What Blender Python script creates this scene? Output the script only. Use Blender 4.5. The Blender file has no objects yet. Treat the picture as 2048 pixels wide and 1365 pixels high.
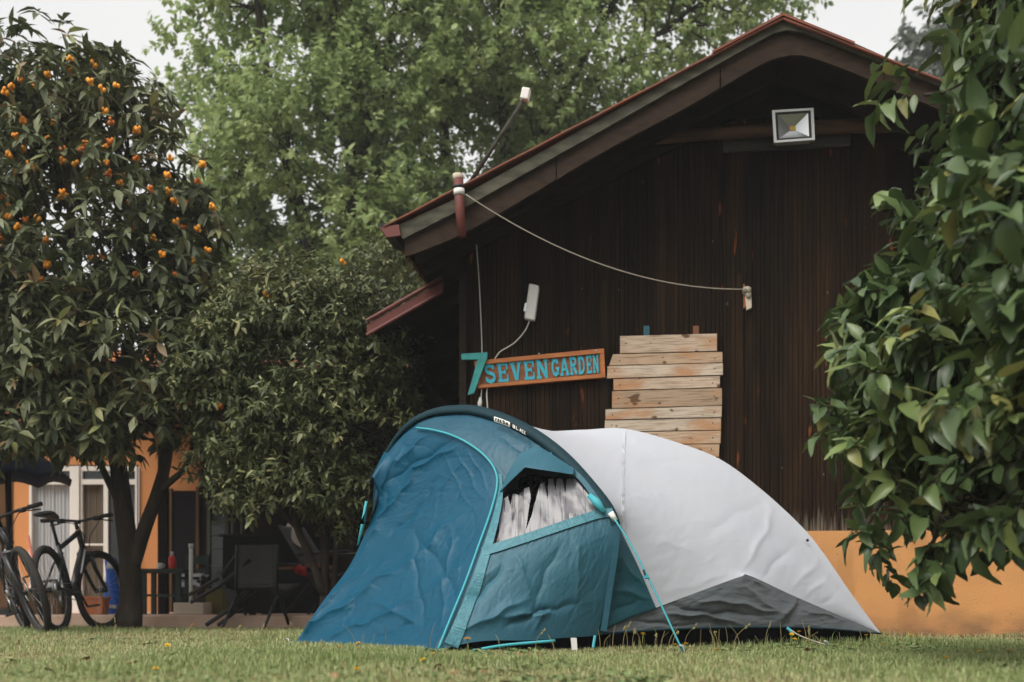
import bpy, math, random
import numpy as np
from mathutils import Vector, Matrix

C = bpy.context.scene
R = math.radians
# ------------------------------------------------------------------ camera, world, sun, exposure
FPX, CX, YH, CAMH = 2275.0, 1024.0, 1207.0, 0.25      # focal length in photo pixels, horizon row, eye height
cd = bpy.data.cameras.new('camera'); cam = bpy.data.objects.new('camera', cd); C.collection.objects.link(cam)
cam.location = (0, 0, CAMH); cam.rotation_euler = (R(90), 0, 0)
cd.sensor_width = 36; cd.lens = 36 * FPX / 2048
cd.shift_y = (YH - 682.5) / 2048
cd.clip_start = 0.05; cd.clip_end = 800
cd.dof.use_dof = True; cd.dof.focus_distance = 6.6; cd.dof.aperture_fstop = 2.0
C.camera = cam
SUN_EL, SUN_AZ = 52.0, 218.0                            # azimuth: direction the light comes from, from +Y clockwise
w = bpy.data.worlds.new('World'); C.world = w; w.use_nodes = True
wn = w.node_tree.nodes; wl = w.node_tree.links; wn.clear()
sky = wn.new('ShaderNodeTexSky'); sky.sky_type = 'NISHITA'; sky.sun_disc = False
sky.sun_elevation = R(SUN_EL); sky.sun_rotation = R(SUN_AZ)
sky.dust_density = 6; sky.air_density = 1.0
hs = wn.new('ShaderNodeHueSaturation'); hs.inputs['Saturation'].default_value = 0.14; hs.inputs['Value'].default_value = 1.0
cloud = wn.new('ShaderNodeMix'); cloud.data_type = 'RGBA'; cloud.inputs[0].default_value = 0.70          # overcast: mostly even white cloud
cloud.inputs[7].default_value = (2.62, 2.60, 2.52, 1)
ctc = wn.new('ShaderNodeTexCoord'); cno = wn.new('ShaderNodeTexNoise'); cno.inputs['Scale'].default_value = 1.8; cno.inputs['Detail'].default_value = 4
crm = wn.new('ShaderNodeValToRGB'); crm.color_ramp.elements[0].position = 0.3; crm.color_ramp.elements[0].color = (2.30, 2.31, 2.30, 1); crm.color_ramp.elements[1].position = 0.7; crm.color_ramp.elements[1].color = (2.85, 2.82, 2.72, 1)
wl.new(ctc.outputs['Generated'], cno.inputs['Vector']); wl.new(cno.outputs['Fac'], crm.inputs[0]); wl.new(crm.outputs[0], cloud.inputs[7])
bgn = wn.new('ShaderNodeBackground'); bgn.inputs['Strength'].default_value = 0.10
wo = wn.new('ShaderNodeOutputWorld')
wl.new(sky.outputs[0], hs.inputs['Color']); wl.new(hs.outputs[0], cloud.inputs[6]); wl.new(cloud.outputs[2], bgn.inputs[0]); wl.new(bgn.outputs[0], wo.inputs[0])
sl = bpy.data.lights.new('sun', 'SUN'); sl.energy = 0.85; sl.angle = R(40); sl.color = (1.0, 0.95, 0.86)
sun = bpy.data.objects.new('sun', sl); C.collection.objects.link(sun)
az = R(SUN_AZ)
sdir = Vector((math.sin(az) * math.cos(R(SUN_EL)), math.cos(az) * math.cos(R(SUN_EL)), math.sin(R(SUN_EL))))
sun.rotation_euler = sdir.to_track_quat('Z', 'Y').to_euler(); sun.location = (0, 0, 30)
C.view_settings.view_transform = 'Standard'; C.view_settings.look = 'None'
C.view_settings.exposure = 1.75; C.view_settings.gamma = 1.0
C.render.engine = 'CYCLES'
C.cycles.max_bounces = 6; C.cycles.diffuse_bounces = 3; C.cycles.glossy_bounces = 2; C.cycles.transmission_bounces = 4
C.cycles.use_denoising = True

rng = np.random.default_rng(7)
A = np.array
def nz(v): v = np.asarray(v, float); return v / np.maximum(np.linalg.norm(v, axis=-1, keepdims=True), 1e-9)
def P(px, py, Y): return A([(px - CX) * Y / FPX, Y, CAMH + (YH - py) * Y / FPX])

# ------------------------------------------------------------------ materials
def mat(name, col, rough=0.6, spec=0.3, metal=0.0, noise=None, bump=None, tint=None, transl=0.0, sheen=0.0, extra=None, coat=0.0):
    """noise=(scale, colour2, (sx,sy,sz), lo, hi)   bump=(scale, strength, (sx,sy,sz))   tint=[(pos,col)...] read from attribute tint"""
    m = bpy.data.materials.new(name); m.use_nodes = True
    n = m.node_tree.nodes; l = m.node_tree.links
    b = n['Principled BSDF']; out = n['Material Output']
    b.inputs['Roughness'].default_value = rough; b.inputs['Specular IOR Level'].default_value = spec
    b.inputs['Metallic'].default_value = metal
    if coat: b.inputs['Coat Weight'].default_value = coat; b.inputs['Coat Roughness'].default_value = 0.15
    if sheen: b.inputs['Sheen Weight'].default_value = sheen
    b.inputs['Base Color'].default_value = (*col, 1)
    cur = None
    tc = n.new('ShaderNodeTexCoord')
    def noise_node(scale, st, detail=5):
        mp = n.new('ShaderNodeMapping'); mp.inputs['Scale'].default_value = st
        l.new(tc.outputs['Object'], mp.inputs[0])
        t = n.new('ShaderNodeTexNoise'); t.inputs['Scale'].default_value = scale; t.inputs['Detail'].default_value = detail
        l.new(mp.outputs[0], t.inputs['Vector']); return t.outputs['Fac']
    def ramp(fac, stops):
        r = n.new('ShaderNodeValToRGB'); e = r.color_ramp.elements
        while len(e) < len(stops): e.new(0.5)
        for i, (p, c) in enumerate(stops): e[i].position = p; e[i].color = (*c, 1)
        l.new(fac, r.inputs[0]); return r.outputs[0]
    def mix(fac, a, c2, mode='MIX'):
        x = n.new('ShaderNodeMix'); x.data_type = 'RGBA'; x.blend_type = mode
        if isinstance(fac, float): x.inputs[0].default_value = fac
        else: l.new(fac, x.inputs[0])
        for s, v in ((x.inputs[6], a), (x.inputs[7], c2)):
            if isinstance(v, tuple): s.default_value = (*v, 1)
            else: l.new(v, s)
        return x.outputs[2]
    if tint:
        at = n.new('ShaderNodeAttribute'); at.attribute_name = 'tint'
        cur = ramp(at.outputs['Fac'], tint)
    if noise:
        sc, c2, st, lo, hi = noise
        f = ramp(noise_node(sc, st), [(lo, (0, 0, 0)), (hi, (1, 1, 1))])
        cur = mix(f, cur if cur is not None else tuple(col), tuple(c2))
    if extra: cur = extra(n, l, tc, noise_node, ramp, mix, cur if cur is not None else tuple(col)) or cur
    if cur is not None and not isinstance(cur, tuple): l.new(cur, b.inputs['Base Color'])
    if bump:
        sc, stg, st = bump
        bn = n.new('ShaderNodeBump'); bn.inputs['Strength'].default_value = stg; bn.inputs['Distance'].default_value = 0.02
        l.new(noise_node(sc, st), bn.inputs['Height']); l.new(bn.outputs[0], b.inputs['Normal'])
    if transl:
        t = n.new('ShaderNodeBsdfTranslucent'); mx = n.new('ShaderNodeMixShader'); mx.inputs[0].default_value = transl
        if cur is not None and not isinstance(cur, tuple): l.new(cur, t.inputs[0])
        else: t.inputs[0].default_value = (*col, 1)
        l.new(b.outputs[0], mx.inputs[1]); l.new(t.outputs[0], mx.inputs[2]); l.new(mx.outputs[0], out.inputs[0])
    return m

def siding_extra(n, l, tc, nn, ramp, mix, cur):
    streak = ramp(nn(3.0, (26, 26, 0.7)), [(0.3, (0.006, 0.0038, 0.0021)), (0.55, (0.019, 0.0112, 0.0056)), (0.8, (0.040, 0.0215, 0.0095))])
    broad = ramp(nn(1.0, (1.2, 1.2, 0.5)), [(0.38, (0.6, 0.6, 0.55)), (0.62, (1.1, 0.98, 0.85))])
    cur = mix(1.0, streak, broad, 'MULTIPLY')
    boards = ramp(nn(1.0, (9, 9, 0.12), 2), [(0.36, (0.6, 0.6, 0.6)), (0.5, (0.92, 0.92, 0.92)), (0.64, (1.25, 1.2, 1.1))])
    cur = mix(1.0, cur, boards, 'MULTIPLY')
    warm = ramp(nn(1.3, (2.2, 2.2, 0.45), 6), [(0.52, (0, 0, 0)), (0.72, (0.5,) * 3)])
    cur = mix(warm, cur, (0.044, 0.0215, 0.0095))
    specks = ramp(nn(30, (1, 1, 0.5), 1), [(0.80, (0, 0, 0)), (0.82, (1, 1, 1))])
    cur = mix(specks, cur, (0.13, 0.115, 0.095))
    chips = ramp(nn(1.6, (9, 9, 1.5), 3), [(0.69, (0, 0, 0)), (0.71, (1, 1, 1))])
    cur = mix(chips, cur, (0.14, 0.04, 0.012))
    sep = n.new('ShaderNodeSeparateXYZ'); l.new(tc.outputs['Object'], sep.inputs[0])
    mr = n.new('ShaderNodeMapRange'); mr.inputs[1].default_value = 1.15; mr.inputs[2].default_value = 0.72
    l.new(sep.outputs[2], mr.inputs[0])
    wn_ = nn(4.0, (14, 14, 1.2))
    m1 = n.new('ShaderNodeMath'); m1.operation = 'MULTIPLY'; l.new(mr.outputs[0], m1.inputs[0]); l.new(wn_, m1.inputs[1])
    f = ramp(m1.outputs[0], [(0.30, (0, 0, 0)), (0.55, (1, 1, 1))])
    return mix(f, cur, (0.13, 0.108, 0.083))

def plank_extra(n, l, tc, nn, ramp, mix, cur):
    oi = n.new('ShaderNodeObjectInfo')
    base = ramp(oi.outputs['Random'], [(0, (0.33, 0.235, 0.16)), (0.35, (0.46, 0.385, 0.30)), (0.6, (0.40, 0.27, 0.17)), (1, (0.52, 0.45, 0.37))])
    ad = n.new('ShaderNodeVectorMath'); ad.operation = 'ADD'
    l.new(tc.outputs['Object'], ad.inputs[0]); l.new(oi.outputs['Random'], ad.inputs[1])
    def nz2(scale, st, det=5):
        mp = n.new('ShaderNodeMapping'); mp.inputs['Scale'].default_value = st
        sc = n.new('ShaderNodeVectorMath'); sc.operation = 'MULTIPLY_ADD'
        l.new(oi.outputs['Random'], sc.inputs[0]); sc.inputs[1].default_value = (37, 53, 91); l.new(tc.outputs['Object'], sc.inputs[2])
        l.new(sc.outputs[0], mp.inputs[0]); t = n.new('ShaderNodeTexNoise'); t.inputs['Scale'].default_value = scale; t.inputs['Detail'].default_value = det
        l.new(mp.outputs[0], t.inputs['Vector']); return t.outputs['Fac']
    g = ramp(nz2(6, (1.2, 1.2, 22)), [(0.3, (0.5, 0.46, 0.42)), (0.55, (1, 1, 1))])
    cur = mix(1.0, base, g, 'MULTIPLY')
    cur = mix(ramp(nz2(2.2, (1, 1, 2.2)), [(0.50, (0, 0, 0)), (0.62, (0.8,) * 3)]), cur, (0.36, 0.175, 0.075))
    return mix(ramp(nz2(9, (1, 1, 1.6), 2), [(0.655, (0, 0, 0)), (0.70, (0.9,) * 3)]), cur, (0.085, 0.042, 0.022))

def film_reflections(n, l, tc, nn, ramp, mix, cur):  # pale base and dark streaks paint sky and ground reflections into the colour
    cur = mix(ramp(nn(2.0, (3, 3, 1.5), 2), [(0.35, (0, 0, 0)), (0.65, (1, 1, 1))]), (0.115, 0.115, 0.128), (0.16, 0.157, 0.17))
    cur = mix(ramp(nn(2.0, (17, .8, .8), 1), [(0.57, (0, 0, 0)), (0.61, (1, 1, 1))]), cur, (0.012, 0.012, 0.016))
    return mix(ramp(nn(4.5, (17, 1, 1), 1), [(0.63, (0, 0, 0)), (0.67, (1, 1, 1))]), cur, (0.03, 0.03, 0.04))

def plinth_extra(n, l, tc, nn, ramp, mix, cur):
    cur = mix(ramp(nn(2.5, (1, 1, 1.6)), [(0.35, (0, 0, 0)), (0.7, (1, 1, 1))]), (0.54, 0.262, 0.098), (0.45, 0.225, 0.09))
    sep = n.new('ShaderNodeSeparateXYZ'); l.new(tc.outputs['Object'], sep.inputs[0])
    mr = n.new('ShaderNodeMapRange'); mr.inputs[1].default_value = 0.34; mr.inputs[2].default_value = 0.02; l.new(sep.outputs[2], mr.inputs[0])
    m1 = n.new('ShaderNodeMath'); m1.operation = 'MULTIPLY'; l.new(mr.outputs[0], m1.inputs[0]); l.new(nn(5, (1, 1, 1.4)), m1.inputs[1])
    cur = mix(ramp(m1.outputs[0], [(0.16, (0, 0, 0)), (0.5, (0.85,) * 3)]), cur, (0.20, 0.115, 0.062))
    cur = mix(ramp(nn(3, (1, 1, 0.25), 6), [(0.60, (0, 0, 0)), (0.66, (0.35,) * 3)]), cur, (0.26, 0.125, 0.05))
    return mix(ramp(nn(26, (1, 1, 1)), [(0.68, (0, 0, 0)), (0.75, (0.6,) * 3)]), cur, (0.30, 0.13, 0.05))

def grass_ground(n, l, tc, nn, ramp, mix, cur):
    a = ramp(nn(1.2, (1, 1, 1)), [(0.35, (0.085, 0.088, 0.03)), (0.55, (0.12, 0.105, 0.042)), (0.7, (0.14, 0.10, 0.048))])
    return mix(1.0, a, ramp(nn(45, (1, 1, 1)), [(0.3, (0.4,) * 3), (0.7, (1.15,) * 3)]), 'MULTIPLY')

M = dict(
    ground=mat('lawn soil', (0.09, 0.09, 0.03), 0.95, 0.1, extra=grass_ground, bump=(60, 0.8, (1, 1, 1))),
    grass=mat('grass blade', (0.1, 0.13, 0.03), 0.6, 0.3, transl=0.3,
              tint=[(0, (0.14, 0.20, 0.062)), (0.4, (0.265, 0.32, 0.12)), (0.62, (0.39, 0.41, 0.19)), (0.85, (0.50, 0.46, 0.27)), (1, (0.28, 0.15, 0.07))]),
    siding=mat('stained siding', (0.03, 0.018, 0.01), 0.85, 0.1, extra=siding_extra, bump=(40, 0.25, (1, 1, 0.1))),
    plinth=mat('orange render', (0.5, 0.25, 0.09), 0.9, 0.15, extra=plinth_extra, bump=(90, 0.25, (1, 1, 1))),
    orange=mat('orange house paint', (0.52, 0.225, 0.085), 0.9, 0.15, noise=(1.5, (0.5, 0.22, 0.09), (1, 1, 1), 0.35, 0.7)),
    brownwall=mat('brown house paint', (0.10, 0.052, 0.022), 0.9, 0.15, noise=(2, (0.07, 0.04, 0.02), (1, 1, 1), 0.35, 0.7)),
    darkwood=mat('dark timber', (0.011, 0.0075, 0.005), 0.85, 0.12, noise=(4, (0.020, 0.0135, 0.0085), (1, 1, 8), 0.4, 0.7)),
    barge=mat('bargeboard timber', (0.034, 0.021, 0.013), 0.8, 0.15, noise=(3, (0.018, 0.011, 0.008), (4, 4, 9), 0.4, 0.7), bump=(30, 0.2, (1, 1, 6))),
    strip=mat('weathered fascia', (0.085, 0.078, 0.056), 0.8, 0.2, noise=(4, (0.04, 0.038, 0.028), (2, 2, 5), 0.4, 0.65)),
    log=mat('log beam', (0.085, 0.043, 0.022), 0.7, 0.25, noise=(3, (0.04, 0.022, 0.013), (1, 1, 10), 0.4, 0.65)),
    grayboard=mat('grey board', (0.05, 0.045, 0.035), 0.8, 0.2, noise=(3, (0.028, 0.025, 0.02), (1, 1, 9), 0.4, 0.6)),
    tile=mat('red roof tile', (0.165, 0.068, 0.050), 0.85, 0.15, noise=(3, (0.22, 0.07, 0.045), (1, 1, 1), 0.4, 0.7)),
    redmetal=mat('red painted metal', (0.115, 0.030, 0.023), 0.6, 0.3, noise=(8, (0.085, 0.022, 0.017), (1, 1, 1), 0.45, 0.7)),
    plank=mat('pallet plank', (0.4, 0.3, 0.2), 0.85, 0.15, extra=plank_extra, bump=(30, 0.3, (1, 1, 8))),
    batten=mat('batten', (0.16, 0.07, 0.035), 0.8, 0.2),
    signwood=mat('orange sign wood', (0.40, 0.135, 0.032), 0.55, 0.35, noise=(5, (0.28, 0.085, 0.02), (1, 1, 10), 0.35, 0.65)),
    signpanel=mat('sign panel wood', (0.22, 0.075, 0.022), 0.6, 0.3, noise=(5, (0.15, 0.05, 0.016), (1, 1, 10), 0.35, 0.65)),
    cyan=mat('cyan sign paint', (0.02, 0.30, 0.40), 0.6, 0.3, noise=(25, (0.05, 0.36, 0.42), (1, 1, 1), 0.4, 0.7)),
    teal=mat('teal wood paint', (0.035, 0.26, 0.24), 0.6, 0.3, noise=(14, (0.02, 0.17, 0.17), (1, 1, 1), 0.4, 0.7)),
    whiteplastic=mat('white plastic', (0.62, 0.61, 0.57), 0.45, 0.4),
    cable=mat('white cable', (0.50, 0.48, 0.42), 0.6, 0.3),
    rope=mat('grey rope', (0.33, 0.29, 0.235), 0.9, 0.1),
    alu=mat('brushed aluminium', (0.55, 0.55, 0.53), 0.4, 0.5, metal=0.6),
    black=mat('black plastic', (0.012, 0.012, 0.012), 0.5, 0.4),
    reflector=mat('silver reflector', (0.78, 0.8, 0.8), 0.28, 0.5, metal=0.85),
    led=mat('led chip', (0.7, 0.45, 0.12), 0.5, 0.3),
    tentblue=mat('blue tent cloth', (0.002, 0.062, 0.114), 0.46, 0.22, noise=(3, (0.004, 0.068, 0.124), (1, 1, 1), 0.35, 0.7), bump=(55, 0.12, (1, 1, 1)), transl=0.06),
    tentteal=mat('teal tent cloth', (0.024, 0.098, 0.140), 0.52, 0.28, noise=(3, (0.033, 0.115, 0.158), (1, 1, 1), 0.35, 0.7), bump=(50, 0.12, (1, 1, 1)), transl=0.06),
    tenthoop=mat('dark teal pole sleeve', (0.003, 0.024, 0.033), 0.65, 0.2, bump=(40, 0.2, (1, 1, 1))),
    tentheadershade=mat('header cloth in painted shade', (0.006, 0.058, 0.095), 0.5, 0.35, noise=(3, (0.009, 0.07, 0.11), (1, 1, 1), 0.35, 0.7), bump=(22, 0.3, (1, 1, 1))),  # darker blue has the shade under the sleeve painted in
    tentdteal=mat('deep teal tent cloth', (0.010, 0.068, 0.090), 0.5, 0.35, bump=(20, 0.2, (1, 1, 1))),
    tentseam=mat('teal seam band', (0.028, 0.135, 0.175), 0.5, 0.35, noise=(30, (0.05, 0.19, 0.23), (1, 1, 1), 0.35, 0.7), bump=(60, 0.3, (1, 1, 1))),
    cyantape=mat('cyan tape', (0.05, 0.32, 0.37), 0.55, 0.3),
    fly=mat('white fly sheet', (0.44, 0.452, 0.49), 0.55, 0.25, noise=(1.6, (0.42, 0.435, 0.475), (1, 1, 1), 0.4, 0.7), bump=(9, 0.18, (1, 1, 1))),
    graycloth=mat('grey ripstop cloth', (0.062, 0.073, 0.079), 0.42, 0.45, noise=(4, (0.08, 0.092, 0.097), (1, 1, 1), 0.35, 0.7), bump=(14, 0.3, (1, 1, 1))),
    blackcloth=mat('black inner cloth', (0.006, 0.006, 0.008), 0.9, 0.05),
    film=mat('window film with painted reflections', (0.145, 0.145, 0.162), 0.24, 0.4, extra=film_reflections),
    label_black=mat('label black', (0.01, 0.01, 0.01), 0.6, 0.2), label_white=mat('label white', (0.75, 0.75, 0.72), 0.6, 0.2),
    bark=mat('grey brown bark', (0.030, 0.023, 0.017), 0.9, 0.1, noise=(9, (0.055, 0.045, 0.033), (1, 1, 0.4), 0.4, 0.7), bump=(30, 0.7, (1, 1, 0.3))),
    loquat=mat('loquat leaf', (0.05, 0.07, 0.03), 0.5, 0.35, transl=0.16,
               tint=[(0, (0.044, 0.060, 0.027)), (0.45, (0.090, 0.108, 0.046)), (0.8, (0.175, 0.182, 0.092)), (0.93, (0.28, 0.30, 0.11)), (1, (0.19, 0.13, 0.06))]),
    fruit=mat('loquat fruit', (0.74, 0.31, 0.024), 0.5, 0.35, noise=(6, (0.70, 0.22, 0.015), (1, 1, 1), 0.4, 0.7)),
    fruitripe=mat('ripe loquat fruit', (0.58, 0.16, 0.02), 0.5, 0.3, noise=(14, (0.40, 0.13, 0.03), (1, 1, 1), 0.5, 0.7)),
    bushleaf=mat('small shrub leaf', (0.06, 0.08, 0.03), 0.48, 0.35, transl=0.18,
                 tint=[(0, (0.040, 0.057, 0.023)), (0.5, (0.092, 0.112, 0.043)), (0.85, (0.19, 0.20, 0.085)), (1, (0.26, 0.245, 0.11))]),
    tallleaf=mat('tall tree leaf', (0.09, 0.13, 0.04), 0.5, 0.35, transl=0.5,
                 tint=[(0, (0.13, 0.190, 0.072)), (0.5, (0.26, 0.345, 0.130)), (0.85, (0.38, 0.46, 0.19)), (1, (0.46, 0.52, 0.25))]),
    rightleaf=mat('broad glossy leaf', (0.05, 0.09, 0.02), 0.36, 0.42, transl=0.18,
                  tint=[(0, (0.038, 0.068, 0.028)), (0.55, (0.082, 0.125, 0.046)), (0.85, (0.165, 0.22, 0.072)), (0.95, (0.24, 0.29, 0.10)), (1, (0.25, 0.16, 0.04))]),
    farleaf=mat('hazed distant leaf', (0.2, 0.24, 0.2), 0.6, 0.2, transl=0.3, tint=[(0, (0.14, 0.17, 0.14)), (1, (0.28, 0.31, 0.26))]),  # haze is put into this leaf colour, paled and greyed
    dandelion=mat('dandelion yellow', (0.80, 0.50, 0.02), 0.7, 0.2), stem=mat('flower stem', (0.13, 0.16, 0.05), 0.7, 0.2),
    slab=mat('pink concrete', (0.60, 0.42, 0.32), 0.9, 0.1, noise=(5, (0.50, 0.34, 0.25), (1, 1, 1), 0.35, 0.7), bump=(50, 0.3, (1, 1, 1))),
    whitepaint=mat('white frame paint', (0.62, 0.58, 0.53), 0.5, 0.3), curtain=mat('pale curtain', (0.55, 0.56, 0.57), 0.9, 0.1, transl=0.1),
    curtainb=mat('beige curtain', (0.30, 0.25, 0.20), 0.9, 0.1), glass=mat('dark glass', (0.012, 0.014, 0.013), 0.08, 0.5),
    door=mat('black door', (0.008, 0.007, 0.008), 0.9, 0.08), greenframe=mat('green door frame', (0.05, 0.055, 0.035), 0.6, 0.3),
    tyre=mat('tyre rubber', (0.028, 0.026, 0.024), 0.85, 0.2), bikeframe=mat('black bicycle paint', (0.018, 0.018, 0.02), 0.35, 0.5),
    steel=mat('dull steel', (0.35, 0.35, 0.35), 0.35, 0.5, metal=0.9), decal=mat('grey decal', (0.5, 0.5, 0.52), 0.5, 0.3),
    tablegreen=mat('dark green table paint', (0.016, 0.028, 0.02), 0.6, 0.3), red=mat('red plastic', (0.52, 0.02, 0.015), 0.4, 0.4),
    bluebag=mat('blue woven sack', (0.012, 0.10, 0.46), 0.5, 0.35, bump=(12, 0.5, (1, 1, 1))), olive=mat('olive box', (0.10, 0.085, 0.02), 0.7, 0.2),
    beige=mat('beige concrete', (0.46, 0.39, 0.31), 0.9, 0.1), sling=mat('grey sling fabric', (0.062, 0.060, 0.056), 0.85, 0.15),
    tabletop=mat('varnished table top', (0.30, 0.11, 0.035), 0.5, 0.3), navy=mat('navy canopy cloth', (0.010, 0.014, 0.030), 0.8, 0.15),
    pink=mat('faded red handle', (0.38, 0.11, 0.08), 0.6, 0.3), terracotta=mat('terracotta', (0.45, 0.16, 0.07), 0.85, 0.15),
)

# ------------------------------------------------------------------ mesh helpers
def mesh_from(name, V, Fs, smooth=False, tint=None):
    me = bpy.data.meshes.new(name)
    V = np.asarray(V, np.float32)
    if isinstance(Fs, np.ndarray):
        nf, k = Fs.shape
        me.vertices.add(len(V)); me.vertices.foreach_set('co', V.ravel())
        me.loops.add(nf * k); me.loops.foreach_set('vertex_index', Fs.ravel().astype(np.int32))
        me.polygons.add(nf); me.polygons.foreach_set('loop_start', np.arange(0, nf * k, k, dtype=np.int32))
        me.update(calc_edges=True)
    else:
        me.from_pydata([tuple(map(float, v)) for v in V], [], [tuple(int(i) for i in f) for f in Fs]); me.update()
    if smooth: me.polygons.foreach_set('use_smooth', np.ones(len(me.polygons), bool))
    if tint is not None:
        a = me.attributes.new('tint', 'FLOAT', 'POINT'); a.data.foreach_set('value', np.asarray(tint, np.float32))
    return me

def tag(o, label=None, cat=None, group=None, kind=None):
    if label: o['label'] = label
    if cat: o['category'] = cat
    if group: o['group'] = group
    if kind: o['kind'] = kind
    return o

def root_of(parent):
    off = np.zeros(3)
    while parent is not None: off += A(parent.location); parent = parent.parent
    return off

class MB:
    """collects shapes (world coordinates, or the parent's own when local) and links them as ONE mesh object"""
    def __init__(s): s.V = []; s.F = []; s.n = 0
    def add(s, V, F):
        V = np.asarray(V, float); s.V.append(V); s.F += [tuple(int(i) + s.n for i in f) for f in F]; s.n += len(V); return s
    def box(s, c, size, rot=None):
        h = np.asarray(size, float) / 2
        V = A([[x, y, z] for x in (-1, 1) for y in (-1, 1) for z in (-1, 1)]) * h
        if rot is not None: V = V @ np.asarray(rot).T
        return s.add(V + A(c), [(0, 1, 3, 2), (4, 6, 7, 5), (0, 4, 5, 1), (2, 3, 7, 6), (0, 2, 6, 4), (1, 5, 7, 3)])
    def hexa(s, a, b):   # two quads (4 pts each)
        return s.add(np.vstack([a, b]), [(3, 2, 1, 0), (4, 5, 6, 7), (0, 1, 5, 4), (1, 2, 6, 5), (2, 3, 7, 6), (3, 0, 4, 7)])
    def prism(s, poly, vec):
        n = len(poly); a = np.asarray(poly, float); b = a + A(vec)
        return s.add(np.vstack([a, b]), [tuple(range(n))[::-1], tuple(range(n, 2 * n))] + [(i, (i + 1) % n, n + (i + 1) % n, n + i) for i in range(n)])
    def tube(s, pts, rad, sides=8, cap=True):
        pts = np.asarray(pts, float); n = len(pts)
        rad = np.broadcast_to(np.asarray(rad, float), (n,))
        T = nz(np.gradient(pts, axis=0)); ref = A([0, 0, 1.]) if abs(T[0][2]) < 0.9 else A([1., 0, 0])
        u = nz(np.cross(T[0], ref)); V = []
        for i in range(n):
            u = nz(u - T[i] * np.dot(u, T[i])); v = np.cross(T[i], u)
            for k in range(sides):
                a = 2 * math.pi * k / sides; V.append(pts[i] + rad[i] * (math.cos(a) * u + math.sin(a) * v))
        F = [(i * sides + k, i * sides + (k + 1) % sides, (i + 1) * sides + (k + 1) % sides, (i + 1) * sides + k) for i in range(n - 1) for k in range(sides)]
        if cap: F += [tuple(range(sides))[::-1], tuple(range((n - 1) * sides, n * sides))]
        return s.add(V, F)
    def torus(s, c, axis, R0, r, n=40, m=8, squash=1.0):
        axis = nz(axis); ref = A([0, 0, 1.]) if abs(axis[2]) < 0.9 else A([1., 0, 0])
        u = nz(np.cross(axis, ref)); v = np.cross(axis, u); V = []
        for i in range(n):
            a = 2 * math.pi * i / n; d = math.cos(a) * u + math.sin(a) * v
            for k in range(m):
                b = 2 * math.pi * k / m; V.append(A(c) + d * (R0 + r * math.cos(b)) + axis * r * squash * math.sin(b))
        F = [(i * m + k, ((i + 1) % n) * m + k, ((i + 1) % n) * m + (k + 1) % m, i * m + (k + 1) % m) for i in range(n) for k in range(m)]
        return s.add(V, F)
    def ball(s, c, r, n=10, m=6):
        r = np.broadcast_to(np.asarray(r, float), (3,)); V = []
        for j in range(m + 1):
            t = math.pi * j / m
            for i in range(n):
                a = 2 * math.pi * i / n; V.append(A(c) + r * A([math.sin(t) * math.cos(a), math.sin(t) * math.sin(a), math.cos(t)]))
        return s.add(V, [(j * n + i, (j + 1) * n + i, (j + 1) * n + (i + 1) % n, j * n + (i + 1) % n) for j in range(m) for i in range(n)])
    def build(s, name, m, parent=None, smooth=False, local=False, bevel=0, kind=None):
        V = np.vstack(s.V)
        if parent is not None and not local: V = V - root_of(parent)
        me = mesh_from(name, V, s.F, smooth); me.materials.append(m)
        o = bpy.data.objects.new(name, me); C.collection.objects.link(o)
        if parent is not None: o.parent = parent
        if bevel:
            b = o.modifiers.new('bevel', 'BEVEL'); b.width = bevel; b.segments = 2; b.limit_method = 'ANGLE'
        if kind: o['kind'] = kind
        return o

def raw(name, V, F, m, parent=None, smooth=True, tint=None):
    V = np.asarray(V, float)
    if parent is not None: V = V - root_of(parent)
    me = mesh_from(name, V, F, smooth, tint); me.materials.append(m)
    o = bpy.data.objects.new(name, me); C.collection.objects.link(o)
    if parent is not None: o.parent = parent
    return o

def empty(name, loc, label, cat, group=None, rz=0.0):
    o = bpy.data.objects.new(name, None); C.collection.objects.link(o); o.empty_display_size = 0.1
    o.location = tuple(map(float, loc)); o.rotation_euler = (0, 0, rz); return tag(o, label, cat, group)

def spline(pts, n):
    """centripetal-ish Catmull-Rom through pts, resampled to n points by arc length"""
    p = np.asarray(pts, float)
    if len(p) == 2: q = p
    else:
        e = np.vstack([2 * p[0] - p[1], p, 2 * p[-1] - p[-2]]); q = []
        for i in range(1, len(e) - 2):
            for t in np.linspace(0, 1, 16, endpoint=False):
                a, b, c, d = e[i - 1], e[i], e[i + 1], e[i + 2]
                q.append(0.5 * (2 * b + (c - a) * t + (2 * a - 5 * b + 4 * c - d) * t * t + (3 * b - a - 3 * c + d) * t ** 3))
        q.append(p[-1]); q = A(q)
    s = np.r_[0, np.cumsum(np.linalg.norm(np.diff(q, axis=0), axis=1))]
    t = np.linspace(0, s[-1], n)
    return np.stack([np.interp(t, s, q[:, k]) for k in range(q.shape[1])], 1)

# ------------------------------------------------------------------ setting: lawn
def build_ground():
    n = 60
    xs = np.linspace(-1, 1, n); xs = np.sign(xs) * np.abs(xs) ** 3 * 70
    ys = np.linspace(-1, 1, n); ys = np.sign(ys) * np.abs(ys) ** 3 * 70 + 12
    X, Y = np.meshgrid(xs, ys, indexing='ij'); V = np.stack([X, Y, np.zeros_like(X)], -1).reshape(-1, 3)
    i = np.arange(n - 1); I, J = np.meshgrid(i, i, indexing='ij'); a = (I * n + J).ravel()
    o = raw('lawn', V, np.stack([a, a + n, a + n + 1, a + 1], 1), M['ground']); tag(o, kind='structure')
build_ground()

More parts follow.
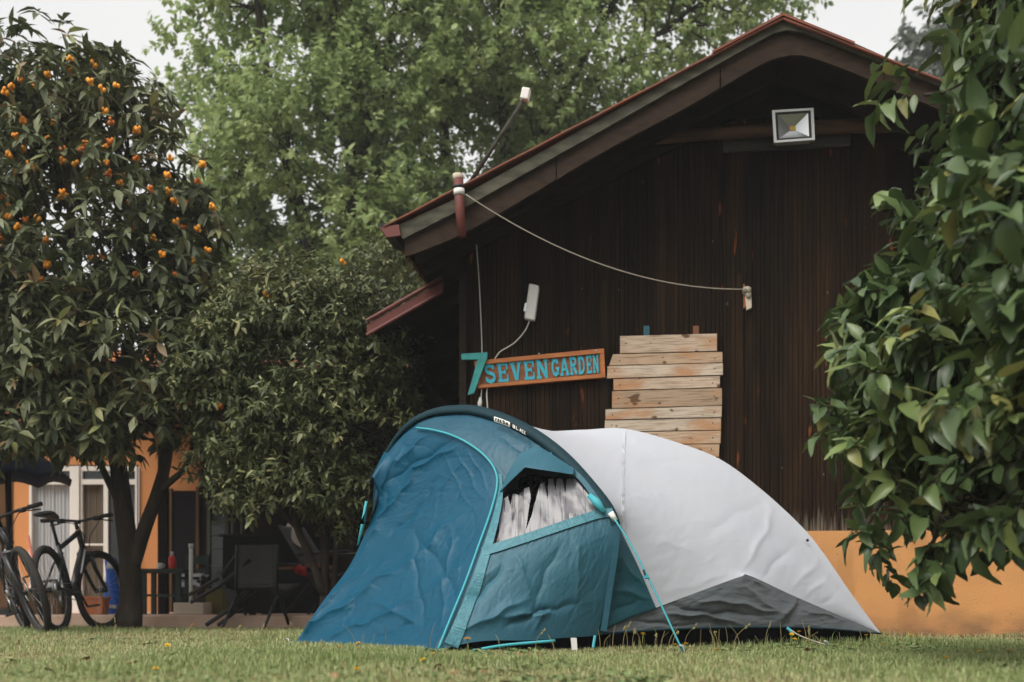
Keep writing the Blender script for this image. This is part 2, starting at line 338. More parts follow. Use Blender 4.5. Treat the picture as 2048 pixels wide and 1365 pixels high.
# ------------------------------------------------------------------ the wooden house on the right
TW, C0 = 0.13, 8.5                                       # gable wall plane: Y + TW*X = C0
NW = math.hypot(1, TW)
ew = A([1, -TW, 0]) / NW; nw = A([-TW, -1, 0]) / NW      # along the wall, out of the wall
def WP(px, py, d=0.0):
    Y = (C0 - d * NW) / (1 + TW * (px - CX) / FPX); return P(px, py, Y)
O = WP(930, YH, 0); O[2] = 0
def W(s, d, z): return O + ew * s + nw * d + A([0, 0, z])
def wl_(p): return float(np.dot(p - O, ew))
def px_prism(mb, poly, d0, d1):
    """polygon given in photo pixels, laid on the wall plane at distance d0 and extruded to d1"""
    return mb.prism([WP(x, y, d1) for x, y in poly][::-1], -nw * (d1 - d0))

apex = WP(1565, 45, 0.70); eave = WP(784, 453, 0.70)
SA, ZA = wl_(apex), apex[2]; SL, ZL = wl_(eave), eave[2]
SLOPE = (ZA - ZL) / (SA - SL)
SR = 2 * SA - SL
WALL_R = 2 * SA
def roof_z(s): return ZA - SLOPE * abs(s - SA)
ZPL = WP(1650, 1063)[2]
house = empty('wooden_house', W(SA, 0, 0), 'dark brown wooden house with gable wall and red tiled roof', 'house')
def build_house():
    # grooved siding: thin reeded boards
    prof = []
    s, gg = 0.0, np.random.default_rng(4)
    while s < WALL_R - 0.07:
        pitch = gg.uniform(.022, .040); dp = gg.uniform(.003, .010); gw = gg.uniform(.10, .22); of = gg.uniform(-.003, .003)
        prof += [(s, of), (s + pitch * (1 - gw - .06), of), (s + pitch * (1 - gw), -dp), (s + pitch * .96, -dp)]
        s += pitch
    prof = [(a, b + 0.004 * math.sin(a * 3.1)) for a, b in prof]
    V = []; F = []
    for a, b in prof:
        zt = roof_z(a) - 0.10
        V += [W(a, b, ZPL - 0.01), W(a, b, zt)]
    for i in range(len(prof) - 1): F.append((2 * i, 2 * i + 2, 2 * i + 3, 2 * i + 1))
    raw('gable_siding', V, F, M['siding'], house, smooth=False)
    m = MB(); m.prism([W(-0.02, 0.05, -0.1), W(WALL_R, 0.05, -0.1), W(WALL_R, 0.05, ZPL), W(-0.02, 0.05, ZPL)], -nw * 0.2)
    m.build('plinth', M['plinth'], house)
    m = MB(); m.prism([W(-0.03, 0.075, -0.05), W(WALL_R, 0.075, -0.05), W(WALL_R, 0.075, 0.07), W(-0.03, 0.075, 0.07)], -nw * 0.02); m.build('plinth_footing', M['plinth'], house)
    # side walls, back wall
    m = MB()
    m.box(W(0.03, -3.06, 1.25), (0.06, 6.0, 3.1 - 0.6), rot_w()); m.box(W(WALL_R - 0.03, -3.06, 1.25), (0.06, 6.0, 2.5), rot_w())
    m.prism([W(0, -6.1, 0), W(WALL_R, -6.1, 0), W(WALL_R, -6.1, roof_z(0) - .12), W(SA, -6.1, ZA - .12), W(0, -6.1, roof_z(0) - .12)], -nw * 0.05)
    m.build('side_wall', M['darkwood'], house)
    m = MB(); m.box(W(-0.012, 0.0, (ZPL + 2.7) / 2), (0.055, 0.07, 2.7 - ZPL), rot_w()); m.build('corner_board', M['darkwood'], house)
    # vertical cover battens on the siding
    for px in (1212, 1480, 1700):
        p = WP(px, 800); s = wl_(p)
        m = MB(); m.box(W(s, 0.012, (ZPL + 2.62) / 2 + 0.02), (0.045, 0.018, 2.62 - ZPL), rot_w()); m.build('batten', M['siding'], house)
    # roof deck
    def layer(s0, s1, d0, d1, zt, zb, name, m_, sag=0.0):
        mb = MB()
        for a, b in ((s0, SA), (SA, s1)):
            q = [(a, roof_z(a)), (b, roof_z(b))]
            if a == SA: q = q[::-1]
            (a_, za), (b_, zb_) = sorted(q)
            mb.hexa([W(a_, d0, za + zb), W(b_, d0, zb_ + zb), W(b_, d1, zb_ + zb), W(a_, d1, za + zb)],
                    [W(a_, d0, za + zt), W(b_, d0, zb_ + zt), W(b_, d1, zb_ + zt), W(a_, d1, za + zt)])
        return mb.build(name, m_, house)
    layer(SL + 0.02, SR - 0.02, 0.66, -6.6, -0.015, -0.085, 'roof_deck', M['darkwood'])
    # tiles: wavy sheet, each slope
    V = []; F = []
    ds = np.linspace(0.735, -6.6, 180)
    for sgn in (-1, 1):
        L = SA - SL + 0.05; na = 14; base = len(V)
        for i in range(na):
            s = SA + sgn * L * i / (na - 1)
            for d in ds:
                V.append(W(s, d, roof_z(s) + 0.010 + 0.008 * math.sin(d * 2 * math.pi / 0.21) + 0.003 * (i % 2)))
        nd = len(ds)
        F += [(base + i * nd + k, base + i * nd + k + 1, base + (i + 1) * nd + k + 1, base + (i + 1) * nd + k) for i in range(na - 1) for k in range(nd - 1)]
    t = raw('roof_tiles', V, F, M['tile'], house, smooth=True)
    so = t.modifiers.new('thick', 'SOLIDIFY'); so.thickness = 0.014; so.offset = 0
    m = MB()
    for sg in (-1, 1):
        a = [W(SA, 0.745, ZA + 0.024), W(SA + sg * 0.46, 0.745, roof_z(SA + sg * 0.46) + 0.020), W(SA + sg * 0.46, 0.745, roof_z(SA + sg * 0.46) + 0.036), W(SA, 0.745, ZA + 0.042)]
        b = [p - nw * 7.3 for p in a]
        m.hexa(a, b)
    m.build('ridge_cap', M['tile'], house)
    m = MB()
    top = [(784, 456), (920, 394), (1200, 239), (1434, 107), (1537, 48), (1570, 41), (1622, 52), (1697, 81), (1866, 156), (2200, 300)]
    div = [(806, 478), (930, 415), (1200, 263), (1481, 103), (1545, 68), (1575, 60), (1610, 66), (1669, 88), (1856, 162), (2200, 312)]
    bot = [(818, 513), (950, 455), (1200, 308), (1355, 225), (1462, 164), (1528, 126), (1562, 114), (1589, 110), (1622, 115), (1716, 150), (1880, 220), (2200, 356)]
    for i in range(len(top) - 1):
        q = [top[i], top[i + 1], div[i + 1], div[i]]
        a = [WP(x, y, 0.70) for x, y in q]; b = [p - nw * 0.03 for p in a]; m.hexa(b, a)
    m.build('rake_fascia', M['strip'], house)
    m = MB(); n = 60
    dv = spline(A(div)[:, :2], n); bt = spline(A(bot), n)
    xs = np.linspace(808, 2190, n)
    dy = np.interp(xs, dv[:, 0], dv[:, 1]) - 4; by = np.interp(xs, bt[:, 0], bt[:, 1])
    cuts = [0, 13, 27, 41, n - 1]
    for c0_, c1_ in zip(cuts[:-1], cuts[1:]):
        m = MB()
        V = []; F = []
        for i in range(c0_, c1_ + 1):
            x = xs[i] + (1.2 if i == c0_ else (-1.2 if i == c1_ else 0))
            f = [WP(x, dy[i], 0.665), WP(x, by[i], 0.665)]; V += [f[0], f[1], f[0] - nw * 0.035, f[1] - nw * 0.035]
        k = c1_ - c0_
        for i in range(k):
            a = i * 4; b = a + 4
            F += [(a, a + 1, b + 1, b), (a + 2, b + 2, b + 3, a + 3), (a + 1, a + 3, b + 3, b + 1), (a, b, b + 2, a + 2)]
        F += [(0, 2, 3, 1), (k * 4, k * 4 + 1, k * 4 + 3, k * 4 + 2)]
        m.add(V, F).build('bargeboard', M['barge'], house)
    # rafters below the overhang
    for s in (SL + 0.25, ):
        pass
    for d in (0.33, 0.02):
        m = MB()
        for a, b in ((SL + 0.08, SA - 0.02), (SA + 0.02, SR - 0.08)):
            m.hexa([W(a, d, roof_z(a) - .20), W(b, d, roof_z(b) - .20), W(b, d - .06, roof_z(b) - .20), W(a, d - .06, roof_z(a) - .20)],
                   [W(a, d, roof_z(a) - .087), W(b, d, roof_z(b) - .087), W(b, d - .06, roof_z(b) - .087), W(a, d - .06, roof_z(a) - .087)])
        m.build('rafter', M['darkwood'], house)
    # gutter along the left eave with a red end
    g = MB(); prof2 = []
    zc = ZL - 0.03; sc = SL - 0.035
    for k in range(9):
        a = math.pi + math.pi * k / 8; prof2.append((sc + 0.062 * math.cos(a), zc + 0.05 + 0.062 * math.sin(a)))
    V = []; F = []
    for d in (0.71, 0.30):
        for s_, z_ in prof2: V.append(W(s_, d, z_))
    F += [(k, k + 1, 9 + k + 1, 9 + k) for k in range(8)]
    F += [tuple(range(9))[::-1]]
    o = g.add(V, F).build('gutter', M['grayboard'], house); so = o.modifiers.new('thick', 'SOLIDIFY'); so.thickness = 0.004
    g = MB(); px_prism(g, [(760, 456), (797, 449), (801, 471), (773, 475)], 0.70, 0.73); g.build('gutter_end', M['redmetal'], house)
    # log tie beam across the gable
    a = WP(1235, 283, 0.09); b = WP(2140, 226, 0.09)
    pts = spline([a, a * .66 + b * .34 + A([0, 0, 0.012]), a * .33 + b * .67 - A([0, 0, 0.006]), b], 14)
    MB().tube(pts, np.linspace(0.040, 0.062, 14), 10).build('log_beam', M['log'], house, smooth=True)
    m = MB(); px_prism(m, [(1446, 281), (1702, 266), (1700, 292), (1446, 305)], 0.004, 0.028); m.build('mounting_board', M['grayboard'], house)
    m = MB(); px_prism(m, [(1436, 212), (1712, 196), (1708, 226), (1438, 240)], 0.0, 0.02); m.build('dark_board', M['darkwood'], house)
def rot_w():
    return np.stack([ew, -nw, A([0, 0, 1.])], 1)
build_house()

def build_lean_to():
    r = empty('lean_to', P(900, YH, 9.4) * A([1, 1, 0]), 'dark open lean-to with red metal roof edge beside the wooden house', 'lean-to')
    back = -nw
    a, b = P(935, 538, 9.0), P(742, 648, 9.0)
    dn = A([0, 0, -1.])
    m = MB(); m.hexa([a, b, b + dn * .05, a + dn * .05], [a + back * 4, b + back * 4, b + back * 4 + dn * .05, a + back * 4 + dn * .05]); m.build('roof_sheet', M['darkwood'], r)
    t = nz(a - b)
    m = MB()
    ra, rb = b + t * 0.66 + nw * .03, b - t * 0.03 + nw * .03
    m.tube([ra + A([0, 0, .03]), rb + A([0, 0, .03])], 0.018, 8)
    m.hexa([ra + dn * .0, rb + dn * .0, rb + dn * .075, ra + dn * .075], [p + back * .03 for p in (ra, rb, rb + dn * .075, ra + dn * .075)])
    m.tube([ra + dn * .085 + nw * .01, rb + dn * .085 + nw * .01], 0.014, 8)
    m.build('roof_edge', M['redmetal'], r)
    for k in range(7):
        m = MB(); o = back * (0.3 + k * .55); m.hexa([a + o + dn * .055, b + o + dn * .055, b + o + dn * .13, a + o + dn * .13], [p + back * .05 for p in (a + o + dn * .055, b + o + dn * .055, b + o + dn * .13, a + o + dn * .13)])
        m.build('rafter', M['darkwood'], r)
    m = MB(); p0 = P(735, YH, 9.0); p0[2] = 0; p1 = P(937, YH, 9.0); p1[2] = 0
    m.prism([p0 + back * 3.6, p1 + back * 3.6, p1 + back * 3.6 + A([0, 0, 2.75]), p0 + back * 3.6 + A([0, 0, 2.4])], back * .05)
    m.prism([p0 + back * 1.2, p0 + back * 3.6, p0 + back * 3.6 + A([0, 0, 2.4]), p0 + back * 1.2 + A([0, 0, 2.4])], A([-.05, 0, 0])); m.build('wall', M['darkwood'], r)  # left side wall added, hidden behind the crown, to keep light out
build_lean_to()

# ---- things fixed to the gable wall
def floodlight():
    c = WP(1587, 250, 0.16)
    r = empty('floodlight', c, 'square grey LED floodlight fixed to the log beam under the gable', 'floodlight')
    fr = [WP(1544, 221, .27), WP(1627, 216, .27), WP(1630, 280, .25), WP(1548, 286, .25)]
    cen = sum(fr) / 4
    def sc(k, off): return [cen + (p - cen) * k + nw * off for p in fr]
    outer, inner = sc(1, 0), sc(0.86, 0.0)
    m = MB()
    for i in range(4):
        j = (i + 1) % 4
        m.hexa([outer[i], outer[j], inner[j], inner[i]], [p - nw * .035 for p in (outer[i], outer[j], inner[j], inner[i])])
    for i in range(4):
        j = (i + 1) % 4; o4 = sc(.845, -.037); o5 = sc(.835, -.037); m.hexa([p - nw * .07 for p in (o4[i], o4[j], o5[j], o5[i])], [o4[i], o4[j], o5[j], o5[i]])
    m.build('frame', M['alu'], r)
    g0, g1 = sc(.855, -.004), sc(.74, -.006); m = MB()
    for i in range(4):
        j = (i + 1) % 4; m.hexa([g0[i], g0[j], g1[j], g1[i]], [p - nw * .02 for p in (g0[i], g0[j], g1[j], g1[i])])
    m.build('gasket', M['black'], r)
    m = MB(); a = sc(.735, -.010); b = sc(.12, -.055)
    for i in range(4):
        j = (i + 1) % 4; m.add([a[i], a[j], b[j], b[i]], [(0, 1, 2, 3)])
    m.build('reflector', M['reflector'], r)
    q = sc(.13, -.050); m = MB(); m.hexa([p - nw * .006 for p in q], q); m.build('led_chip', M['led'], r)
    q = sc(.84, -.075); m = MB(); m.hexa([p - nw * .04 for p in sc(.6, -.075)], q); m.build('housing', M['alu'], r)
    m = MB(); m.tube([cen - nw * .09, cen - nw * .2 + A([0, 0, -.01])], .014, 6); m.build('bracket', M['black'], r)
floodlight()

def thick(mb, poly2, tf, d, w_):
    """polyline poly2 (unit coordinates) drawn as ribbons of width w_, mapped by tf(u,v,d)"""
    for k in range(len(poly2) - 1):
        a, b = A(poly2[k], float), A(poly2[k + 1], float); t = nz(b - a); n = A([-t[1], t[0]]) * w_ / 2
        e = t * w_ * 0.22 if len(poly2) > 2 else t * 0
        q = [a - e + n, b + e + n, b + e - n, a - e - n]; dd = d + 0.0006 * (k + mb.n % 7)
        f = [tf(u, v, dd) for u, v in q]; g = [tf(u, v, d - .004) for u, v in q]; mb.hexa(g, f)
def arc(cx, cy, rx, ry, a0, a1, n=9):
    return [(cx + rx * math.cos(R(a)), cy + ry * math.sin(R(a))) for a in np.linspace(a0, a1, n)]
LET = {   # strokes in a unit box, v up; second value = stroke width; serif strokes last
    'S': [(arc(.5, .73, .33, .2, 20, 270) + arc(.5, .29, .35, .22, 90, -160), .20), ([(.80, .70), (.80, .95)], .13), ([(.16, .05), (.16, .32)], .13)],
    'E': [([(.26, 0), (.26, 1)], .24), ([(.05, .93), (.92, .93)], .15), ([(.2, .5), (.72, .5)], .14), ([(.05, .07), (.92, .07)], .15), ([(.87, .62), (.87, 1)], .13), ([(.87, 0), (.87, .36)], .13), ([(.7, .36), (.7, .64)], .10)],
    'V': [([(.22, .98), (.5, .02)], .24), ([(.80, .98), (.52, .02)], .18), ([(.02, .94), (.44, .94)], .13), ([(.60, .94), (1.0, .94)], .13)],
    'N': [([(.20, 0), (.20, 1)], .19), ([(.80, 0), (.80, 1)], .19), ([(.20, .97), (.80, .03)], .23), ([(.02, .94), (.34, .94)], .13), ([(.62, .94), (1.0, .94)], .13), ([(.02, .06), (.40, .06)], .13)],
    'G': [(arc(.5, .5, .35, .41, 40, 345), .22), ([(.82, .08), (.82, .46)], .2), ([(.55, .44), (.98, .44)], .13), ([(.82, .68), (.82, .95)], .12)],
    'A': [([(.16, .02), (.48, .98)], .18), ([(.84, .02), (.52, .98)], .24), ([(.28, .34), (.74, .34)], .13), ([(.0, .06), (.34, .06)], .13), ([(.64, .06), (1.0, .06)], .13)],
    'R': [([(.24, 0), (.24, 1)], .23), ([(.2, .93), (.55, .93)] + arc(.55, .73, .26, .20, 90, -90, 6) + [(.25, .53)], .17), ([(.48, .5), (.86, .04)], .23), ([(.04, .06), (.46, .06)], .13), ([(.04, .94), (.3, .94)], .13)],
    'D': [([(.24, 0), (.24, 1)], .23), ([(.1, .92), (.45, .92)] + arc(.45, .5, .36, .42, 90, -90, 9) + [(.1, .08)], .18)],
}
def sign():
    c = WP(1080, 738, .05)
    r = empty('garden_sign', c, 'long orange wooden sign with cyan letters tilted on the brown wall', 'sign')
    TL, TR, BR, BL = A([948, 722.]), A([1208, 697.]), A([1211, 755.]), A([955, 777.])
    def tf(u, v, d):
        p = (TL * (1 - u) + TR * u) * v + (BL * (1 - u) + BR * u) * (1 - v); return WP(p[0], p[1], d)
    def q(u0, v0, u1, v1, d0, d1, mb):
        f = [tf(u0, v0, d1), tf(u1, v0, d1), tf(u1, v1, d1), tf(u0, v1, d1)]; mb.hexa([p - nw * (d1 - d0) for p in f], f)
    m = MB(); q(.005, .02, .995, .98, .02, .045, m); m.build('board', M['signpanel'], r)
    m = MB(); q(0, .84, 1, 1, .021, .068, m); q(0, 0, 1, .13, .021, .066, m); q(.965, .131, 1, .839, .021, .064, m); q(0, .131, .02, .839, .021, .064, m)
    m.build('frame', M['signwood'], r, bevel=.003)
    slots = [('S', .065, .155), ('E', .165, .255), ('V', .262, .362), ('E', .368, .458), ('N', .466, .565),
             ('G', .585, .648), ('A', .652, .722), ('R', .726, .787), ('D', .791, .850), ('E', .855, .902), ('N', .907, .955)]
    for i, (ch, u0, u1) in enumerate(slots):
        v0, v1 = (.15, .83) if i < 5 else (.18, .81)
        m = MB()
        for st, w_ in LET[ch]:
            thick(m, st, lambda u, v, d: tf(u0 + (u1 - u0) * u, v0 + (v1 - v0) * v, d), .051, w_)
        o = m.build('letter', M['cyan'], r)
    for px, py in ((1078, 708), (1192, 702)):
        MB().ball(WP(px, py, .070), .006, 8, 5).build('screw', M['alu'], r, smooth=True)
    # the big 7
    r7 = empty('number_seven', WP(950, 745, .1), 'big teal painted numeral 7 overlapping the left end of the orange sign', 'number')
    m = MB(); px_prism(m, [(922, 708), (975, 704.5), (974, 719), (923, 720)], .075, .095)
    m.build('top_bar', M['teal'], r7, bevel=.003)
    m = MB(); px_prism(m, [(955, 719), (975, 713), (948, 787), (935, 790.5)], .0755, .0945); m.build('stem', M['teal'], r7, bevel=.003)
sign()

def pallet():
    r = empty('pallet_board', WP(1328, 915, .05), 'pale pallet planks nailed in a stack on the brown wall behind the tent', 'pallet')
    rows = [(1240, 672.6, 1434, 667.5, 1240, 707, 1434, 702), (1226, 709, 1445, 704, 1218, 731.5, 1445, 725), (1215, 733, 1446, 726.5, 1214, 757, 1446, 750),
            (1227, 758.5, 1440, 752, 1227, 781, 1440, 775), (1224, 783, 1444, 776.5, 1224, 817, 1444, 811), (1211, 819, 1444, 812.5, 1211, 839.5, 1443, 834.5),
            (1210, 841, 1442, 836, 1209, 864, 1442, 860), (1209, 866, 1442, 861.5, 1209, 891, 1441, 887), (1212, 893, 1439, 888.5, 1212, 917, 1438, 914), (1211, 919, 1440, 916, 1211, 945, 1440, 942),
            (1213, 947, 1440, 944, 1213, 975, 1440, 972)]
    for k, (a, b, c, d, e, f, g, h) in enumerate(rows):
        m = MB(); px_prism(m, [(a, b), (c, d), (g, h), (e, f)], .030, .050 + .004 * (k % 3)); m.build('plank', M['plank'], r, bevel=.002)
        for u_ in (.06, .93): MB().ball(WP(a + (c - a) * u_, (b + d + f + h) / 4 + (2 if k % 2 else -2) - (u_ - .5) * 5, .051 + .004 * (k % 3)), .0045, 6, 4).build('nail', M['darkwood'], r)
    for x, y, mm in ((1293, 652, 'teal'), (1392, 652, 'batten')):
        m = MB(); px_prism(m, [(x - 6, y), (x + 6, y), (x + 6, 980), (x - 6, 980)], .012, .0295); m.build('upright', M['tentdteal'] if mm == 'teal' else M[mm], r)
pallet()

def cables():
    # roof pipe
    r = empty('roof_pipe', WP(921, 475, .77), 'rusty red round pipe standing at the roof edge with white collar', 'pipe')
    MB().tube([WP(917, 358, .775), WP(920, 420, .775), WP(924, 474, .775)], [.034, .034, .030], 14).build('pipe', M['redmetal'], r, smooth=True)
    MB().tube([WP(916, 349, .775), WP(916, 362, .775)], [.036, .032], 14).build('cap', M['beige'], r, smooth=True)
    MB().tube([WP(918, 379, .775), WP(918.5, 391, .775)], .038, 14).build('collar', M['whiteplastic'], r, smooth=True)
    MB().tube([WP(917.5, 372, .775), WP(917.8, 377, .775)], .040, 14).build('clamp', M['black'], r, smooth=True)
    # slanted mast with a small head
    r = empty('mast', WP(938, 366, .1), 'thin slanted pole above the roof edge with small white head on top', 'mast')
    a, b = WP(936, 372, .12), WP(1046, 203, .12)
    MB().tube([a, b], .016, 8).build('pole', M['grayboard'], r, smooth=True)
    m = MB(); c = WP(1051, 190, .12); rt = rot_w() @ np.array(Matrix.Rotation(R(12), 3, 'Y'))
    m.box(c, (.06, .07, .085), rt); m.build('head', M['whiteplastic'], r, bevel=.008)
    MB().tube([c + A([-.03, 0, -.03]), b], .012, 6).build('elbow', M['alu'], r, smooth=True)
    # rope from the pipe to the wall
    p0, p1 = WP(931, 389, .80), WP(1490, 579, .055)
    pts = [p0 * (1 - t) + p1 * t - A([0, 0, 1]) * (.30 * 4 * t * (1 - t)) * .56 for t in np.linspace(0, 1, 26)]
    o = MB().tube(pts, .0042, 6).build('rope', M['rope'], smooth=True); tag(o, 'thin grey cable sagging from the red pipe across the brown wall', 'cable')
    r = empty('wall_insulator', WP(1495, 600, .04), 'small pale knotted insulator on the brown wall where the sagging cable ends', 'insulator')
    m = MB(); m.ball(WP(1494, 580, .055), (.034, .03, .026)); m.ball(WP(1497, 590, .05), (.022, .026, .03)); m.torus(WP(1492, 584, .06), A([.6, .4, .6]), .026, .008, 16, 6); m.build('knot', M['rope'], r, smooth=True)
    m = MB(); px_prism(m, [(1490, 592), (1503, 590), (1504, 616), (1493, 621)], .01, .05); m.build('clip', M['beige'], r, bevel=.006)
    m = MB(); px_prism(m, [(1478, 570), (1489, 568), (1491, 612), (1484, 622)], .005, .02); m.build('wood_block', M['signwood'], r)
    # white box lamp with lead
    r = empty('box_lamp', WP(1062, 603, .05), 'slim white plastic box lamp tilted on the brown wall above the sign', 'lamp')
    m = MB(); px_prism(m, [(1058, 566), (1078, 571), (1069, 641), (1048, 637)], .02, .085); m.build('housing', M['whiteplastic'], r, bevel=.012)
    m = MB(); px_prism(m, [(1050, 606), (1055, 607), (1052, 624), (1047, 622)], .086, .093); m.build('switch', M['alu'], r)
    pts = spline([WP(1060, 640, .05), WP(1050, 662, .04), WP(1030, 685, .03), WP(1010, 698, .03), WP(998, 706, .03), WP(985, 730, .015), WP(974, 780, .03), WP(975, 815, .03), WP(976, 880, .03)], 40)
    MB().tube(pts, .0055, 6).build('lead', M['cable'], r, smooth=True)
    pts = spline([WP(953, 490, .03), WP(958, 560, .025), WP(962, 640, .03), WP(964, 700, .02), WP(965, 745, .012), WP(963, 785, .03), WP(961, 812, .03), WP(960, 880, .03)], 40)
    r = empty('hanging_lead', WP(958, 600, .03), 'thin white lead hanging down the left edge of the brown wall behind the numeral', 'cable')
    MB().tube(pts, .0045, 6).build('wire', M['cable'], r, smooth=True)
    MB().tube([WP(961, 795, .03), WP(960, 806, .032), WP(959, 816, .03)], [.008, .018, .012], 8).build('plug', M['whiteplastic'], r, smooth=True)
cables()

# ------------------------------------------------------------------ the tent
def coons(b, t, l, r, nu=60, nv=60):
    """b: bottom left->right, t: top left->right, l: left bottom->top, r: right bottom->top (lists of world points)"""
    b, t = spline(b, nu), spline(t, nu); l, r = spline(l, nv), spline(r, nv)
    l[0], l[-1], r[0], r[-1] = b[0], t[0], b[-1], t[-1]
    u = np.linspace(0, 1, nu)[:, None, None]; v = np.linspace(0, 1, nv)[None, :, None]
    S = (1 - v) * b[:, None] + v * t[:, None] + (1 - u) * l[None] + u * r[None]
    S -= (1 - u) * (1 - v) * b[0] + u * (1 - v) * b[-1] + (1 - u) * v * t[0] + u * v * t[-1]
    return S
def relax(S, it):
    S = S.copy()
    for _ in range(it): S[1:-1, 1:-1] = .25 * (S[2:, 1:-1] + S[:-2, 1:-1] + S[1:-1, 2:] + S[1:-1, :-2])
    return S
def normals(S):
    n = np.cross(np.gradient(S, axis=0), np.gradient(S, axis=1)); n = nz(n)
    c = A([0, 0, CAMH]) - S
    f = np.sign((n * c).sum(-1).mean()); return n * f
def pix(S): return np.stack([CX + FPX * S[..., 0] / S[..., 1], YH - FPX * (S[..., 2] - CAMH) / S[..., 1]], -1)
def fold(S, folds, fine=0.0, seed=0, bulge=0.0, fdir=None, fspread=.3):
    """cloth folds: ridges along segments given in photo pixels (x0,y0,x1,y1,height,width_px); fine: small random puckers; bulge: belly"""
    n = normals(S); q = pix(S); h = np.zeros(S.shape[:2])
    for x0, y0, x1, y1, a, wd in folds:
        p0 = A([x0, y0]); d = A([x1 - x0, y1 - y0]); L = np.linalg.norm(d); d = d / L; e = q - p0
        s = e @ d; k = e @ A([-d[1], d[0]]); k = k + 3.5 * np.sin(s / 23 + x0) + 2 * np.sin(s / 9.3 + y0)
        tp = np.clip(s / 40 + .2, 0, 1) * np.clip((L - s) / 60 + .2, 0, 1); tp = np.where((s < -8) | (s > L + 12), 0, tp)
        h += 1.25 * a * (.72 * np.exp(-np.abs(k / (wd * .38))) + .28 * np.exp(-(k / (wd * 1.1)) ** 2)) * tp
    if fine:
        g = np.random.default_rng(seed)
        for _ in range(26):
            th = g.uniform(0, math.pi) if fdir is None else fdir + fspread * g.normal(); f = g.uniform(.03, .17); ph = g.uniform(0, 6.3)
            m_ = .5 + .5 * np.sin(q[..., 0] * g.uniform(-.03, .03) + q[..., 1] * g.uniform(-.03, .03) + g.uniform(0, 6))
            wob = 1.6 * np.sin(q[..., 0] * .011 + q[..., 1] * .017 + ph) + .5 * np.sin(q[..., 0] * .05 - q[..., 1] * .043 + 2 * ph)
            sn = np.sin(wob + (q[..., 0] * math.cos(th) + q[..., 1] * math.sin(th)) * f * .6 + ph)
            h += fine * .42 * m_ ** 3 * (1 - np.abs(sn)) ** 7 * (1 if _ % 3 else -1)
    u = np.linspace(0, 1, S.shape[0])[:, None]; v = np.linspace(0, 1, S.shape[1])[None]
    edge = np.minimum(np.minimum(u, 1 - u), np.minimum(v, 1 - v)); h *= np.clip(edge / .06, 0, 1)
    h += bulge * np.sin(math.pi * u) * np.sin(math.pi * v)
    return S + n * h[..., None]
def grid_obj(name, S, m, parent, keep=None, smooth=True, th=0.0):
    nu, nv = S.shape[:2]; i = np.arange(nu - 1); j = np.arange(nv - 1); I, J = np.meshgrid(i, j, indexing='ij'); a = (I * nv + J)
    f = np.stack([a, a + nv, a + nv + 1, a + 1], -1)
    f = f[keep[:-1, :-1]] if keep is not None else f.reshape(-1, 4)
    o = raw(name, S.reshape(-1, 3), np.ascontiguousarray(f.reshape(-1, 4)), m, parent, smooth)
    if th:
        s_ = o.modifiers.new('thick', 'SOLIDIFY'); s_.thickness = th; s_.offset = 0
    return o
def pip(q, poly):
    x, y = q[..., 0], q[..., 1]; ins = np.zeros(x.shape, bool); n = len(poly)
    for i in range(n):
        x0, y0 = poly[i]; x1, y1 = poly[(i + 1) % n]
        c = ((y0 > y) != (y1 > y)) & (x < (x1 - x0) * (y - y0) / (y1 - y0 + 1e-12) + x0); ins ^= c
    return ins
def band(name, pts, m, parent, width, lift, nrm=None, sides=6):
    MB().tube(pts, width, sides).build(name, m, parent, smooth=True)

